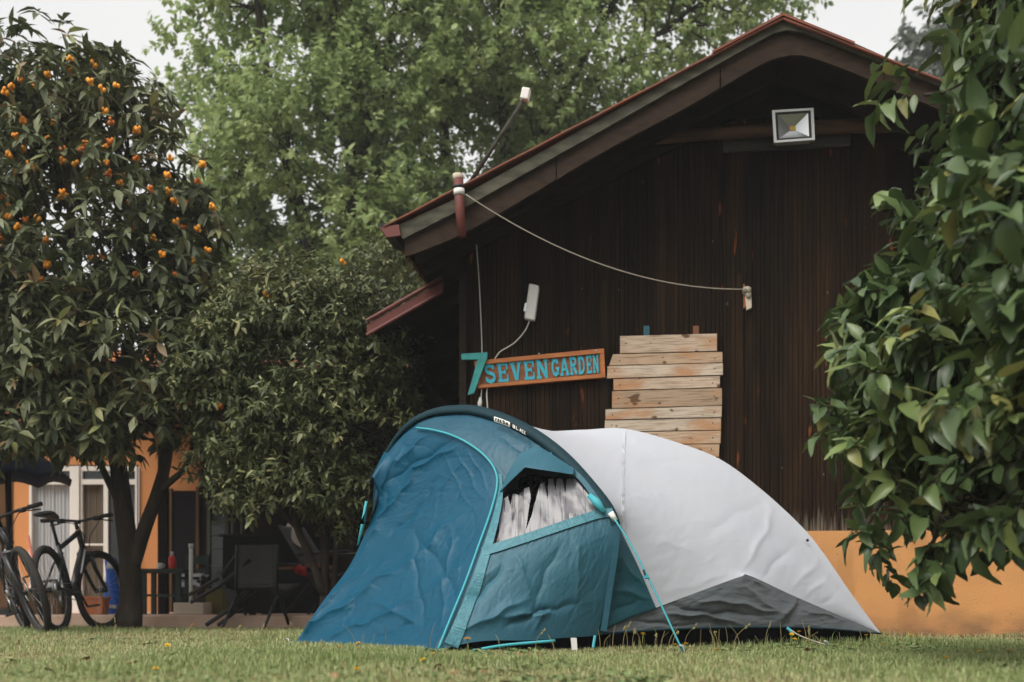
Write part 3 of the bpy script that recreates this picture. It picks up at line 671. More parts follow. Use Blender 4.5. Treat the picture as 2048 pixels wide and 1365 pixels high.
N0, F0 = P(1195, 1270, 6.2), P(765, 1270, 7.35)
hd = (F0 - N0)[:2]
def HP(px, py, off=0.0):
    """point of the front hoop's upright plane seen at photo pixel px,py; off shifts towards the porch"""
    k = (px - CX) / FPX; nx, ny = -hd[1], hd[0]
    Y = (nx * N0[0] + ny * N0[1]) / (nx * k + ny)
    p = P(px, py, Y); fr = nz(A([-hd[1] * -1, 0, 0])) if False else A([-.80, -.60, 0]); return p + fr * off
tent = empty('camping_tent', P(1100, YH, 6.6) * A([1, 1, 0]), 'blue and white camping tent pitched on the lawn in front of the wooden house', 'tent')
def build_tent():
    hoop_px = [(1195, 1272), (1215, 1180), (1230, 1095), (1229, 1050), (1214, 1014), (1181, 971), (1130, 915), (1078, 873), (1025, 843), (965, 822), (922, 817), (868, 823), (818, 847), (780, 892), (757, 945), (748, 1010), (748, 1120), (760, 1270)]
    hoop = [HP(x, y) for x, y in hoop_px]
    D1, D2 = P(591, 1287, 6.9), P(880, 1302, 5.9)
    # zipper edge of the door, from the ground up over the top to the left shoulder
    zp = [(880, 1300, 5.9), (905, 1238, 5.97), (935, 1165, 6.07), (962, 1090, 6.18), (985, 1025, 6.29), (998, 972, 6.38), (993, 940, 6.43), (972, 912, 6.50), (940, 888, 6.60), (905, 871, 6.70), (868, 861, 6.82), (836, 857, 6.93)]
    Z = [P(*a) for a in zp]
    lp = [(591, 1286, 6.9), (641, 1210, 6.93), (697, 1135, 6.97), (731, 1065, 7.0), (757, 1000, 7.02), (746, 954, 7.0), (770, 915, 7.02), (800, 880, 7.03), (836, 857, 6.93)]
    L = [P(*a) for a in lp]
    # door: bottom D1->D2, right edge zipper lower part, top: shoulder
    zi = 6
    nb = spline([D1, P(680, 1300, 6.55), P(780, 1308, 6.2), P(840, 1306, 6.02), D2], 10)
    door = coons(nb, [P(a, b, c) for a, b, c in (lp[-3], (786, 898, 7.0), (800, 880, 7.0), (815, 866, 6.97), (836, 857, 6.93))], L[:7], Z, 220, 220)
    door = fold(relax(door, 1500), [(596, 1280, 800, 1140, .030, 11), (600, 1282, 700, 1165, .018, 8), (800, 1145, 930, 1030, .018, 14), (640, 1288, 850, 1195, .016, 9), (850, 1195, 935, 1120, .010, 9), (670, 1160, 790, 1000, .020, 9), (720, 1110, 850, 920, .018, 11),
                       (760, 1005, 800, 900, .026, 9), (772, 968, 900, 880, -.018, 9), (790, 930, 865, 868, .020, 7), (810, 960, 925, 882, .018, 8), (850, 1010, 950, 900, .009, 7), (890, 1020, 975, 925, -.007, 6),
                       (930, 900, 992, 1000, .004, 4), (905, 900, 980, 1015, .004, 4), (880, 905, 962, 1045, .003, 5), (840, 1070, 920, 1200, -.012, 12), (735, 1205, 860, 1255, .012, 9), (690, 1240, 760, 1150, -.014, 8),
                       (905, 1060, 880, 1270, .010, 6), (830, 1060, 845, 1250, -.012, 7), (640, 1230, 740, 1130, .014, 7), (620, 1290, 820, 1290, .012, 7), (700, 1290, 860, 1240, -.010, 8), (780, 1080, 880, 960, -.014, 11), (745, 1060, 780, 985, -.016, 9)], fine=.0060, seed=3, bulge=.008, fdir=.93, fspread=.28)
    grid_obj('door_panel', door, M['tentblue'], tent)
    # ---- near side panel between zipper and hoop (header + side wall)
    hz = [HP(x, y) for x, y in hoop_px[:12]] + [HP(836, 836)]
    bot = [Z[0], P(960, 1283, 5.95), P(1060, 1281, 6.02), P(1130, 1276, 6.1), hoop[0]]
    top = [Z[-1], HP(836, 846), HP(836, 836)]
    side = coons(bot, top, Z, hz, 150, 230)
    side = fold(side, [(890, 1275, 1010, 1120, -.022, 16), (900, 1270, 1060, 1200, .022, 16), (1010, 1250, 1150, 1205, -.026, 9), (1000, 1240, 1130, 1215, .022, 11), (1030, 1105, 1060, 1190, .010, 7), (1120, 1085, 1060, 1230, -.014, 20),
                       (1150, 1080, 1160, 1200, .012, 16), (1060, 1275, 1090, 1215, .012, 8), (1050, 935, 1130, 890, .010, 8), (1070, 920, 1000, 880, -.008, 9), (1060, 880, 1050, 930, .012, 9), (930, 1180, 1000, 1130, .008, 8),
                       (985, 960, 960, 905, .012, 9), (960, 910, 900, 875, .010, 8)], fine=.0045, seed=5, bulge=.006, fdir=.5, fspread=.35)
    q = pix(side)
    win = [(1003, 986), (1050, 937), (1150, 950), (1182, 985), (1204, 1020), (1120, 1048), (1040, 1075), (976, 1094), (990, 1040)]
    inw = pip(q, win)
    header = (q[..., 1] < 985) & (q[..., 0] < 1100)
    hd_ = pip(q, [(780, 780), (1085, 860), (1072, 900), (1046, 934), (1018, 965), (998, 990), (985, 960), (900, 880), (780, 880)])  # edge of the painted shade on the header cloth
    grid_obj('side_panel', side, M['tentteal'], tent, keep=~inw & ~hd_)
    grid_obj('shaded_header_panel', side, M['tentheadershade'], tent, keep=hd_ & ~inw)
    # window: set-back crinkled film, black opening above, awning, frame bands
    n = normals(side)
    dil = inw.copy()
    for _ in range(2):
        d2 = dil.copy(); d2[1:] |= dil[:-1]; d2[:-1] |= dil[1:]; d2[:, 1:] |= dil[:, :-1]; d2[:, :-1] |= dil[:, 1:]; dil = d2
    op = [(998, 993), (1050, 928), (1155, 948), (1152, 955), (1133, 955), (1130, 985), (1124, 956), (1113, 955), (1110, 978), (1105, 955), (1096, 956), (1094, 1000), (1088, 962), (1080, 966), (1072, 990), (1062, 1030), (1050, 1058), (1055, 1025), (1060, 990), (1057, 972), (1047, 975), (1036, 988), (1024, 986), (1018, 1010), (1013, 990), (1004, 996)]  # upper vent; spikes in its outline stand in for dark reflection streaks
    sq, sS, sN = q.reshape(-1, 2), side.reshape(-1, 3), n.reshape(-1, 3)
    def on_side(c):
        d2 = ((sq - c) ** 2).sum(1); k = np.argpartition(d2, 4)[:4]; wg = 1 / (d2[k] + .5); wg /= wg.sum()
        return P(c[0], c[1], float((sS[k, 1] * wg).sum())), nz((sN[k] * wg[:, None]).sum(0))
    cu, cv = 30, 24; cp = np.zeros((cu, cv, 2)); cS = np.zeros((cu, cv, 3)); cN = np.zeros((cu, cv, 3))
    for a_ in range(cu):
        for b_ in range(cv):
            x = 962 + (1216 - 962) * a_ / (cu - 1); y = 1112 - (1112 - 925) * b_ / (cv - 1); cp[a_, b_] = x, y; cS[a_, b_], cN[a_, b_] = on_side(A([x, y]))
    def upg(G, fu, fv):
        iu = np.linspace(0, G.shape[0] - 1, fu); iv = np.linspace(0, G.shape[1] - 1, fv); a0 = np.minimum(iu.astype(int), G.shape[0] - 2); b0 = np.minimum(iv.astype(int), G.shape[1] - 2)
        fa = (iu - a0)[:, None, None]; fb = (iv - b0)[None, :, None]; g_ = lambda i_, j_: G[np.ix_(i_, j_)]
        return g_(a0, b0) * (1 - fa) * (1 - fb) + g_(a0 + 1, b0) * fa * (1 - fb) + g_(a0, b0 + 1) * (1 - fa) * fb + g_(a0 + 1, b0 + 1) * fa * fb
    fq, fS, fN = upg(cp, 260, 190), upg(cS, 260, 190), nz(upg(cN, 260, 190))
    ap = np.arctan2(fq[..., 0] - 1085, fq[..., 1] - 800)                    # creases fan out from the top
    gw = np.random.default_rng(17); wav = .0014 * np.sin(fq[..., 0] * .10 - fq[..., 1] * .09)
    for _ in range(14):
        fr_, ph_ = gw.uniform(15, 120), gw.uniform(0, 6.3); am = np.clip(np.sin(fq[..., 0] * gw.uniform(-.05, .05) + fq[..., 1] * gw.uniform(-.04, .04) + gw.uniform(0, 6)), 0, 1)
        wav = wav + .0009 * am ** 2 * (1 - np.abs(np.sin(ap * fr_ * .5 + ph_ + .6 * np.sin(fq[..., 1] * .05 + ph_)))) ** 3 * (1 if _ % 2 else -1) * (40 / (fr_ + 20))
    filmS = fS + fN * (-.012 + wav)[..., None]
    big = [(992, 990), (1050, 926), (1150, 940), (1186, 985), (1212, 1022), (1120, 1056), (1040, 1083), (966, 1104), (980, 1040)]
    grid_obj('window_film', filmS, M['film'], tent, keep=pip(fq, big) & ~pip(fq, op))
    grid_obj('window_liner', side - n * .07, M['blackcloth'], tent, keep=dil)
    # awning above the window
    aw = coons([P(1000, 985, 6.33), P(1022, 962, 6.28), P(1046, 939, 6.245), P(1050, 935, 6.24), P(1055, 936, 6.24), P(1095, 942, 6.2), P(1148, 950, 6.22)], [P(1012, 950, 6.44), P(1030, 915, 6.46), P(1060, 895, 6.47), P(1090, 900, 6.42), P(1150, 938, 6.30)],
               [P(1000, 985, 6.33), P(1012, 950, 6.44)], [P(1148, 950, 6.22), P(1150, 938, 6.30)], 40, 20)
    grid_obj('window_awning', fold(aw, [(1050, 935, 1090, 890, .008, 6), (1075, 940, 1100, 905, -.006, 6)], fine=.002, seed=8), M['tentteal'], tent, th=.004)
    def ribbon(name, pts, m, wpx, lift, nn=60, w2=None):
        """flat tape following photo-pixel polyline on the side surface"""
        pl = spline(A(pts, float), nn); qq = q.reshape(-1, 2); SS = side.reshape(-1, 3); NN = n.reshape(-1, 3); V = []; F = []
        for i in range(nn):
            t = nz(pl[min(i + 1, nn - 1)] - pl[max(i - 1, 0)]); nr = A([-t[1], t[0]])
            for sgn in (-1, 1):
                c = pl[i] + nr * (wpx if w2 is None else wpx + (w2 - wpx) * i / (nn - 1)) * sgn; k = np.argpartition(((qq - c) ** 2).sum(1), 4)[:4]; wgt = 1 / (((qq[k] - c) ** 2).sum(1) + .5); wgt /= wgt.sum()
                Y = (SS[k, 1] * wgt[:, None].T).sum(); nv = nz((NN[k] * wgt[:, None]).sum(0)); V.append(P(c[0], c[1], Y) + nv * lift)
        F = [(2 * i, 2 * i + 2, 2 * i + 3, 2 * i + 1) for i in range(nn - 1)]
        o = raw(name, V, F, m, tent, smooth=False); s_ = o.modifiers.new('thick', 'SOLIDIFY'); s_.thickness = .003
        return o
    ribbon('window_band', [(966, 1106), (1040, 1082), (1120, 1055), (1190, 1032), (1226, 1026)], M['tentseam'], 8.5, .007)
    ribbon('window_edge', [(1140, 938), (1165, 962), (1190, 995), (1206, 1022)], M['tentteal'], 5, .006)
    ribbon('zip_flap', [(902, 1292), (926, 1236), (952, 1170), (975, 1100), (995, 1030), (1002, 985), (1000, 950)], M['tentseam'], 15, .006, w2=4)
    ribbon('seam_tape', [(1206, 1262), (1218, 1180), (1231, 1095), (1233, 1050)][::-1], M['tentteal'], 6, .006)
    MB().tube([p + A([-.01, -.02, 0]) for p in spline(Z, 70)], .0065, 6).build('zip_piping', M['cyantape'], tent, smooth=True)
    # hoop sleeve
    hs_ = spline([HP(x, y, -.01) for x, y in hoop_px[3:-1]], 80); 
    V = []; F = []; out = nz(A([.80, .60, 0]))
    cen = HP(980, 1150)
    for i, p in enumerate(hs_):
        rad = nz((p - cen)); t = nz(hs_[min(i + 1, 79)] - hs_[max(i - 1, 0)]); k = .5 + .5 * math.sin(math.pi * min(1, i / 60.))
        w1 = .040 + .028 * k
        for a, b in ((0.010, -.5), (.018, 0), (.010, .6), (-.012, .75), (-.03, .1), (-.02, -.6)):
            V.append(p + rad * (a + .006) + out * (-b * w1 * 1.2) * .55 - rad * (abs(b) * w1 * .55 if b > 0 else 0))
    F = [(i * 6 + k, i * 6 + (k + 1) % 6, (i + 1) * 6 + (k + 1) % 6, (i + 1) * 6 + k) for i in range(79) for k in range(6)]
    sl_ = raw('pole_sleeve', V, F, M['tenthoop'], tent)
    # label on the sleeve
    lab_c = [(1009, 841), (1024, 846), (1044, 854), (1063, 864), (1074, 871)]
    def lab_tf(u, v, d):
        x = np.interp(u, np.linspace(0, 1, 5), [a for a, _ in lab_c]); y = np.interp(u, np.linspace(0, 1, 5), [b for _, b in lab_c])
        p = HP(x, y, .075); t = A([1.0, .43]); return p + A([0, 0, 1.]) * (v - .5) * .030 + A([-.30, -.93, .2]) * d
    lab = None
    for k, (u0, u1, m_) in enumerate(((0, .46, 'label_white'), (.46, 1, 'label_black'))):
        V = []; F = []
        for i in range(9):
            u = u0 + (u1 - u0) * i / 8; V += [lab_tf(u, 0, 0), lab_tf(u, 1, 0)]
        F = [(2 * i, 2 * i + 2, 2 * i + 3, 2 * i + 1) for i in range(8)]
        o = raw('label_patch', V, F, M[m_], tent); s_ = o.modifiers.new('thick', 'SOLIDIFY'); s_.thickness = .002; s_.offset = 0
        if k == 0: lab = o
    LT = dict(F=[[(.2, 0), (.2, 1)], [(.2, .92), (.9, .92)], [(.2, .5), (.75, .5)]], R=[[(.2, 0), (.2, 1)], [(.2, .92), (.8, .92)], [(.8, .95), (.8, .5)], [(.2, .5), (.8, .5)], [(.5, .5), (.9, 0)]],
              E=[[(.2, 0), (.2, 1)], [(.2, .92), (.9, .92)], [(.2, .5), (.75, .5)], [(.2, .08), (.9, .08)]], S=[[(.9, .92), (.1, .92)], [(.15, .92), (.15, .5)], [(.1, .5), (.9, .5)], [(.85, .5), (.85, .08)], [(.9, .08), (.1, .08)]],
              H=[[(.2, 0), (.2, 1)], [(.8, 0), (.8, 1)], [(.2, .5), (.8, .5)]], B=[[(.2, 0), (.2, 1)], [(.2, .92), (.8, .92)], [(.2, .5), (.8, .5)], [(.2, .08), (.85, .08)], [(.82, 0), (.82, 1)]],
              L=[[(.2, 0), (.2, 1)], [(.2, .08), (.9, .08)]], A=[[(.15, 0), (.5, 1)], [(.85, 0), (.5, 1)], [(.3, .35), (.7, .35)]], C=[[(.9, .92), (.2, .92)], [(.2, 1), (.2, 0)], [(.2, .08), (.9, .08)]], K=[[(.2, 0), (.2, 1)], [(.25, .5), (.9, 1)], [(.25, .5), (.9, 0)]])
    for txt, u0, u1, m_ in (('FRESH', .03, .43, 'label_black'), ('BLACK', .52, .97, 'label_white')):
        st = (u1 - u0) / len(txt)
        m = MB()
        for i, ch in enumerate(txt):
            for s_ in LT[ch]: thick(m, s_, lambda u, v, d: lab_tf(u0 + st * (i + .08 + .8 * u), .2 + .6 * v, d), .004, .22)
        m.build('label_text', M[m_], tent)
    # clips where the guy line starts
    m = MB(); a, b = HP(1196, 993, .06), HP(1222, 1026, .05); m.tube([a, (a + b) / 2 + A([0, -.012, .006]), b], [.016, .024, .016], 8); m.build('guy_tab', M['cyantape'], tent, smooth=True)
    m = MB(); a, b = P(1221, 1026, 6.08), P(1232, 1042, 6.07); m.tube([a, b], [.018, .012], 8); m.build('guy_clip', M['whiteplastic'], tent, smooth=True)
    # left side panel with its window, seen edge on
    Lb = [P(591, 1286, 6.9), P(680, 1278, 7.12), P(765, 1272, 7.35)]
    lf = [L[0], L[1], L[2], L[3], L[4], P(764, 965, 7.03), P(778, 925, 7.03), L[7], L[8]]
    hf = [HP(x, y) for x, y in hoop_px[:12:-1]] + [HP(836, 838)]
    ls = coons(Lb, [L[-1], HP(836, 846), HP(836, 838)], lf, hf, 40, 80)
    grid_obj('far_side_panel', fold(ls, [], fine=.004, seed=11), M['tentblue'], tent)
    wS = coons([P(733, 1050, 7.03), P(752, 1050, 7.16)], [P(752, 965, 7.04), P(766, 960, 7.2)], [P(733, 1050, 7.0), P(750, 1010, 7.0), P(755, 965, 7.0)], [P(745, 1045, 7.16), P(748, 1000, 7.2), P(768, 960, 7.2)], 10, 20)
    grid_obj('far_window_liner', wS + A([-.035, -.06, 0]), M['blackcloth'], tent)
    aw2 = coons([P(768, 1000, 6.97), P(748, 960, 6.95), P(744, 955, 6.95), P(737, 968, 7.1)], [P(800, 882, 7.0), P(778, 905, 7.05), P(768, 905, 7.15)], [P(768, 1000, 6.97), P(785, 930, 6.97), P(800, 882, 7.0)], [P(737, 968, 7.1), P(768, 905, 7.15)], 16, 20)
    grid_obj('far_window_awning', aw2, M['tentblue'], tent, th=.004)
    MB().tube([P(733, 1003, 7.02), P(728, 1040, 7.05), P(716, 1090, 7.03)], [.01, .016, .006], 6).build('side_strap', M['cyantape'], tent, smooth=True)
    MB().tube([P(703, 1139, 6.93), P(716, 1142, 6.90), P(726, 1147, 6.91)], [.008, .014, .006], 6).build('door_toggle', M['tentteal'], tent, smooth=True)
    # ---- rear part: white fly, grey skirt, teal gusset
    R1, R2 = P(1760, 1266, 7.2), P(1575, 1262, 8.05)
    apex_ = P(1250, 858, 7.25)
    arc1 = [apex_, P(1350, 884, 7.28), P(1440, 919, 7.30), P(1520, 977, 7.30), P(1600, 1050, 7.28), P(1645, 1104, 7.26), P(1700, 1184, 7.23), R1]
    ridge = [HP(922, 822, -.03), P(1000, 838, 7.05), P(1080, 861, 7.15), P(1165, 860, 7.2), apex_]
    lower = [P(1312, 1216, 6.32), P(1400, 1183, 6.47), P(1480, 1154, 6.6), P(1500, 1152, 6.64), P(1585, 1191, 6.83), P(1680, 1232, 7.05), R1]
    leftb = [P(1312, 1216, 6.32), P(1275, 1130, 6.28), P(1234, 1046, 6.26)] + [HP(x, y, -.03) for x, y in hoop_px[4:11]]
    topc = ridge + arc1[1:]
    fly = relax(coons(lower, topc, leftb, [R1, R1 + A([0, .001, .002])], 150, 130), 5000)
    fly = fold(fly, [(1490, 1140, 1545, 1010, .008, 9), (1520, 1160, 1590, 1090, -.006, 12), (1585, 1180, 1640, 1110, .006, 10), (1315, 1190, 1460, 1150, .004, 10), (1300, 1080, 1420, 1120, .004, 22),
                     (1280, 930, 1420, 930, -.004, 14), (1240, 990, 1330, 1010, .003, 16), (1400, 1080, 1530, 1000, -.004, 20), (1610, 1200, 1660, 1140, .005, 8), (1640, 1215, 1690, 1175, -.004, 8)], fine=.0022, seed=21, bulge=.045, fdir=.75, fspread=.5)
    grid_obj('fly_sheet', fly, M['fly'], tent)
    qf = pix(fly); 
    # vertical seam of the fly
    pl = spline(A([(1248, 862), (1246, 930), (1245, 1000), (1247, 1066)], float), 30); V = []; F = []
    nf = normals(fly).reshape(-1, 3); qq = qf.reshape(-1, 2); SS = fly.reshape(-1, 3)
    for i in range(30):
        for sg in (-1, 1):
            c = pl[i] + A([sg * 3.0, 0]); k = np.argmin(((qq - c) ** 2).sum(1)); V.append(P(c[0], c[1], SS[k, 1]) + nf[k] * .004)
    o = raw('fly_seam', V, [(2 * i, 2 * i + 2, 2 * i + 3, 2 * i + 1) for i in range(29)], M['fly'], tent, smooth=False); s_ = o.modifiers.new('thick', 'SOLIDIFY'); s_.thickness = .002
    skb = [P(1197, 1268, 6.22), P(1300, 1261, 6.3), P(1400, 1257, 6.44), P(1520, 1255, 6.64), P(1640, 1257, 6.9), R1 + A([0, 0, -.005])]
    sk = coons(skb, lower, [skb[0], P(1250, 1240, 6.26), lower[0]], [R1 + A([0, 0, -.005]), R1], 130, 50)
    sk = fold(sk, [(1560, 1250, 1590, 1190, .030, 9), (1575, 1250, 1600, 1195, -.02, 7), (1330, 1225, 1480, 1245, .024, 6), (1340, 1214, 1520, 1235, -.020, 6), (1380, 1196, 1560, 1225, .016, 7), (1270, 1246, 1400, 1250, -.014, 5), (1480, 1160, 1560, 1240, .012, 10), (1500, 1156, 1530, 1172, .018, 6), (1600, 1215, 1700, 1250, .012, 7)], fine=.006, seed=31, bulge=.008, fdir=1.35, fspread=.25)
    grid_obj('grey_skirt', sk, M['graycloth'], tent)
    gs = coons([P(1197, 1268, 6.22), P(1250, 1242, 6.25), P(1312, 1216, 6.30)], [P(1231, 1048, 6.22), P(1233, 1048, 6.235), P(1235, 1048, 6.25)], [P(1197, 1268, 6.2), P(1220, 1150, 6.19), P(1231, 1048, 6.2)], [P(1312, 1216, 6.30), P(1275, 1132, 6.26), P(1235, 1048, 6.25)], 40, 60)
    grid_obj('teal_gusset', fold(gs, [(1240, 1120, 1290, 1170, .012, 10), (1225, 1180, 1300, 1200, .014, 9), (1215, 1230, 1280, 1195, -.010, 8)], fine=.003, seed=41), M['tentdteal'], tent)
    MB().tube(spline([p + A([0, -.012, 0]) for p in skb], 40), .006, 6).build('hem_piping', M['tenthoop'], tent, smooth=True)
    # rear face and far side, so that the tent closes
    arc2 = [apex_, P(1330, 900, 7.6), P(1430, 990, 7.9), P(1520, 1120, 8.0), R2]
    grid_obj('rear_fly', coons([R1, (R1 + R2) / 2, R2], [apex_, apex_ + A([.001, 0, 0]), apex_ + A([.002, 0, 0])], arc1[::-1], arc2[::-1], 40, 60), M['fly'], tent)
    far = coons([HP(760, 1270, -.03), P(1100, 1265, 7.9), R2], [HP(922, 822, -.03), P(1080, 861, 7.15), apex_], [HP(x, y, -.03) for x, y in hoop_px[:9:-1]], arc2[::-1], 50, 50)
    grid_obj('far_fly', far, M['fly'], tent)
    # black inner tent seen in the gap under the skirt, dark groundsheet below
    ib = [P(905, 1290, 6.15), P(1060, 1284, 6.28), P(1197, 1275, 6.4), P(1400, 1262, 6.62), P(1640, 1262, 7.0), P(1740, 1266, 7.25)]
    up = [p * A([1, 1, 0]) + A([0, 0, .13]) for p in ib]; lo = [p * A([1, 1, 0]) for p in ib]
    grid_obj('inner_tent', coons(lo, up, [lo[0], up[0]], [lo[-1], up[-1]], 60, 4), M['blackcloth'], tent)
    ring = [p * A([1, 1, 0]) + A([0, 0, .006]) for p in (P(600, 1285, 6.95), P(880, 1300, 5.98), *ib[1:], R1, R2, F0)]
    MB().prism(ring, A([0, 0, -.004])).build('groundsheet', M['blackcloth'], tent)
    # straps and guy lines
    MB().tube(spline([P(1226, 1034, 6.07), P(1262, 1090, 6.0), P(1296, 1155, 5.93), P(1366, 1304, 5.80)], 14), .0052, 6).build('guy_line', M['cyantape'], tent, smooth=True)
    MB().box(P(1292, 1154, 5.92), (.03, .008, .014)).build('line_runner', M['cyantape'], tent)
    MB().tube([P(1287, 1140, 5.94), P(1293, 1158, 5.93)], .006, 6).build('line_slide', M['black'], tent)
    MB().tube(spline([P(946, 1302, 5.85), P(1010, 1291, 5.9), P(1110, 1282, 5.95)], 12), [.009] * 12, 6).build('hem_strap', M['cyantape'], tent, smooth=True)
    a = P(1148, 1276, 6.05); MB().hexa([a + A([-.018, 0, .0]), a + A([.014, 0, .0]), a + A([.02, .002, -.085]), a + A([-.010, .002, -.085])], [a + A([-.018, .004, .0]), a + A([.014, .004, .0]), a + A([.02, .006, -.085]), a + A([-.010, .006, -.085])]).build('peg_strap', M['whiteplastic'], tent)
    MB().tube(spline([P(1576, 1256, 6.7), P(1600, 1272, 6.6), P(1655, 1292, 6.45)], 8), .004, 6).build('rear_line', M['rope'], tent, smooth=True)
    MB().tube([P(1190, 1272, 6.12), P(1186, 1296, 6.1)], .008, 6).build('peg_loop', M['cyantape'], tent)
    MB().tube([P(1574, 1256, 6.68), P(1588, 1268, 6.66)], .009, 6).build('rear_tab', M['cyantape'], tent)
    MB().ball(P(1615, 1081, 7.2), .010, 8, 6).build('toggle', M['black'], tent, smooth=True)
    MB().tube([P(598, 1288, 6.88), P(580, 1286, 6.86)], .010, 6).build('corner_loop', M['cyantape'], tent)
build_tent()
# tent pegs
for x, y, Y, lb in ((1367, 1306, 5.79, 'thin steel tent peg holding the cyan guy line in the grass'), (1656, 1293, 6.44, 'thin steel tent peg holding the pale rear line by the grey skirt'), (578, 1286, 6.86, 'thin steel tent peg at the far left corner of the blue tent door')):
    p = P(x, y, Y); p[2] = 0
    o = MB().tube([p + A([.02, -.02, -.06]), p + A([-.005, .0, .035]), p + A([-.018, .004, .036]), p + A([-.02, .004, .026])], .0045, 6).build('tent_peg', M['steel'], smooth=True)
    tag(o, lb, 'tent peg', 'tent pegs in the lawn')

# ------------------------------------------------------------------ foliage
def leaf_tpl(w_, fold_=0.12, droop=0.25, rows=(0.22, 0.5, 0.8), prof=None, wave=0.0):
    prof = prof or [math.sin(math.pi * min(1, t * 1.02) ** 0.85) for t in rows]
    V = [(0, 0, 0)]; F = []
    for i, (t, p) in enumerate(zip(rows, prof)):
        z = -droop * t * t; h = w_ / 2 * p
        V += [(-h, t, z + fold_ * p * .5 + wave * (1 if i % 2 else -1)), (0, t, z), (h, t, z + fold_ * p * .5 - wave * (1 if i % 2 else -1) * .6)]
    V.append((0, 1, -droop)); n = len(V) - 1
    F += [(0, 2, 1, 1), (0, 3, 2, 2)]
    for i in range(len(rows) - 1):
        a = 1 + 3 * i; F += [(a, a + 1, a + 4, a + 3), (a + 1, a + 2, a + 5, a + 4)]
    a = 1 + 3 * (len(rows) - 1); F += [(a, a + 1, n, n), (a + 1, a + 2, n, n)]
    return A(V, float), F
def leaves(name, pos, dirv, up, size, tpl, m, parent, tint, width=None, curl=None):
    V0, F0_ = tpl
    y = nz(dirv); x = nz(np.cross(y, up)); z = np.cross(x, y)
    sz = size[:, None, None]
    wv = np.ones(len(pos)) if width is None else width
    V = pos[:, None] + sz * (V0[None, :, 0, None] * wv[:, None, None] * x[:, None] + V0[None, :, 1, None] * y[:, None] + V0[None, :, 2, None] * (1 if curl is None else curl[:, None, None]) * z[:, None])
    k = len(V0); n = len(pos)
    quads = [f for f in F0_ if f[2] != f[3]]; tris = [f[:3] for f in F0_ if f[2] == f[3]]
    off = (np.arange(n) * k)[:, None, None]
    q = (A(quads)[None] + off).reshape(-1, 4); t = (A(tris)[None] + off).reshape(-1, 3)
    V = V.reshape(-1, 3)
    if parent is not None: V = V - root_of(parent)
    me = bpy.data.meshes.new(name)
    me.vertices.add(len(V)); me.vertices.foreach_set('co', V.astype(np.float32).ravel())
    me.loops.add(q.size + t.size); me.loops.foreach_set('vertex_index', np.r_[q.ravel(), t.ravel()].astype(np.int32))
    me.polygons.add(len(q) + len(t))
    me.polygons.foreach_set('loop_start', np.r_[np.arange(len(q)) * 4, q.size + np.arange(len(t)) * 3].astype(np.int32))
    me.update(calc_edges=True); me.polygons.foreach_set('use_smooth', np.ones(len(me.polygons), bool))
    a = me.attributes.new('tint', 'FLOAT', 'POINT'); a.data.foreach_set('value', np.repeat(tint, k).astype(np.float32))
    me.materials.append(m)
    o = bpy.data.objects.new(name, me); C.collection.objects.link(o)
    if parent is not None: o.parent = parent
    return o
def gapn(p, f, ph):
    return (np.sin(p[:, 0] * f + ph) * np.sin(p[:, 2] * f * 1.13 + ph * 2.1) + np.sin(p[:, 1] * f * .9 + p[:, 2] * f * .55 + ph * .7) * np.sin(p[:, 0] * f * .47 - p[:, 2] * f * .7 + ph)) * .5
def E(px, py, Y, rx, ry, rY): return (P(px, py, Y), A([rx * Y / FPX, rY, ry * Y / FPX]))
def anchors(g, ells, n, shell=0.45, gap=None):
    wts = A([np.prod(r) ** .75 for _, r in ells]); wts /= wts.sum()
    out = []; od = []
    while len(out) < n:
        c, r = ells[g.choice(len(ells), p=wts)]; d = nz(g.normal(size=3)); rad = (g.uniform(shell ** 3, 1)) ** (1 / 3.)
        p = c + d * r * rad
        if p[2] < .25: continue
        if gap and gapn(p[None], gap[0], gap[1])[0] < gap[2]: continue
        out.append(p); od.append(nz(d / r))
    return A(out), A(od)
def sprigs(g, anc, outw, per, L, size, up=0.35, rosette=False, droop=0.1, jitter=.5, spread=1.0):
    n = len(anc); t = nz(outw * .9 + A([0, 0, up]) + g.normal(size=(n, 3)) * jitter)
    rx = nz(np.cross(t, g.normal(size=(n, 3)))); ry = np.cross(t, rx)
    k = np.arange(per)[None, :]
    ph = k * 2.4 + g.uniform(0, 6.28, (n, 1)) + g.normal(size=(n, per)) * .25
    frac = (.75 + .25 * k / per) if rosette else (.1 + .9 * (k + g.uniform(-.3, .3, (n, per))) / per)
    frac = np.broadcast_to(frac, (n, per))
    pos = anc[:, None] + t[:, None] * (L * frac)[..., None]
    radial = np.cos(ph)[..., None] * rx[:, None] + np.sin(ph)[..., None] * ry[:, None]
    d = nz(t[:, None] * (.30 + .45 * frac[..., None] if not rosette else g.uniform(.0, .7, (n, per, 1))) + radial * spread + A([0, 0, -droop]) + g.normal(size=(n, per, 3)) * .18)
    upv = nz(A([0, 0, 1.]) + t[:, None] * .4 + g.normal(size=(n, per, 3)) * .35)
    s = size * g.uniform(.5, 1.2, (n, per))
    return pos.reshape(-1, 3), d.reshape(-1, 3), upv.reshape(-1, 3), s.ravel(), np.stack([anc, anc + t * L * .5, anc + t * L], 1)
def limb_mesh(mb, limbs, sides=9):
    for pts, r0, r1 in limbs:
        q = spline(pts, max(6, len(pts) * 5)); rr = np.linspace(r0, r1, len(q)) if np.isscalar(r0) else np.interp(np.linspace(0, 1, len(q)), np.linspace(0, 1, len(r0)), r0); mb.tube(q, rr, sides)
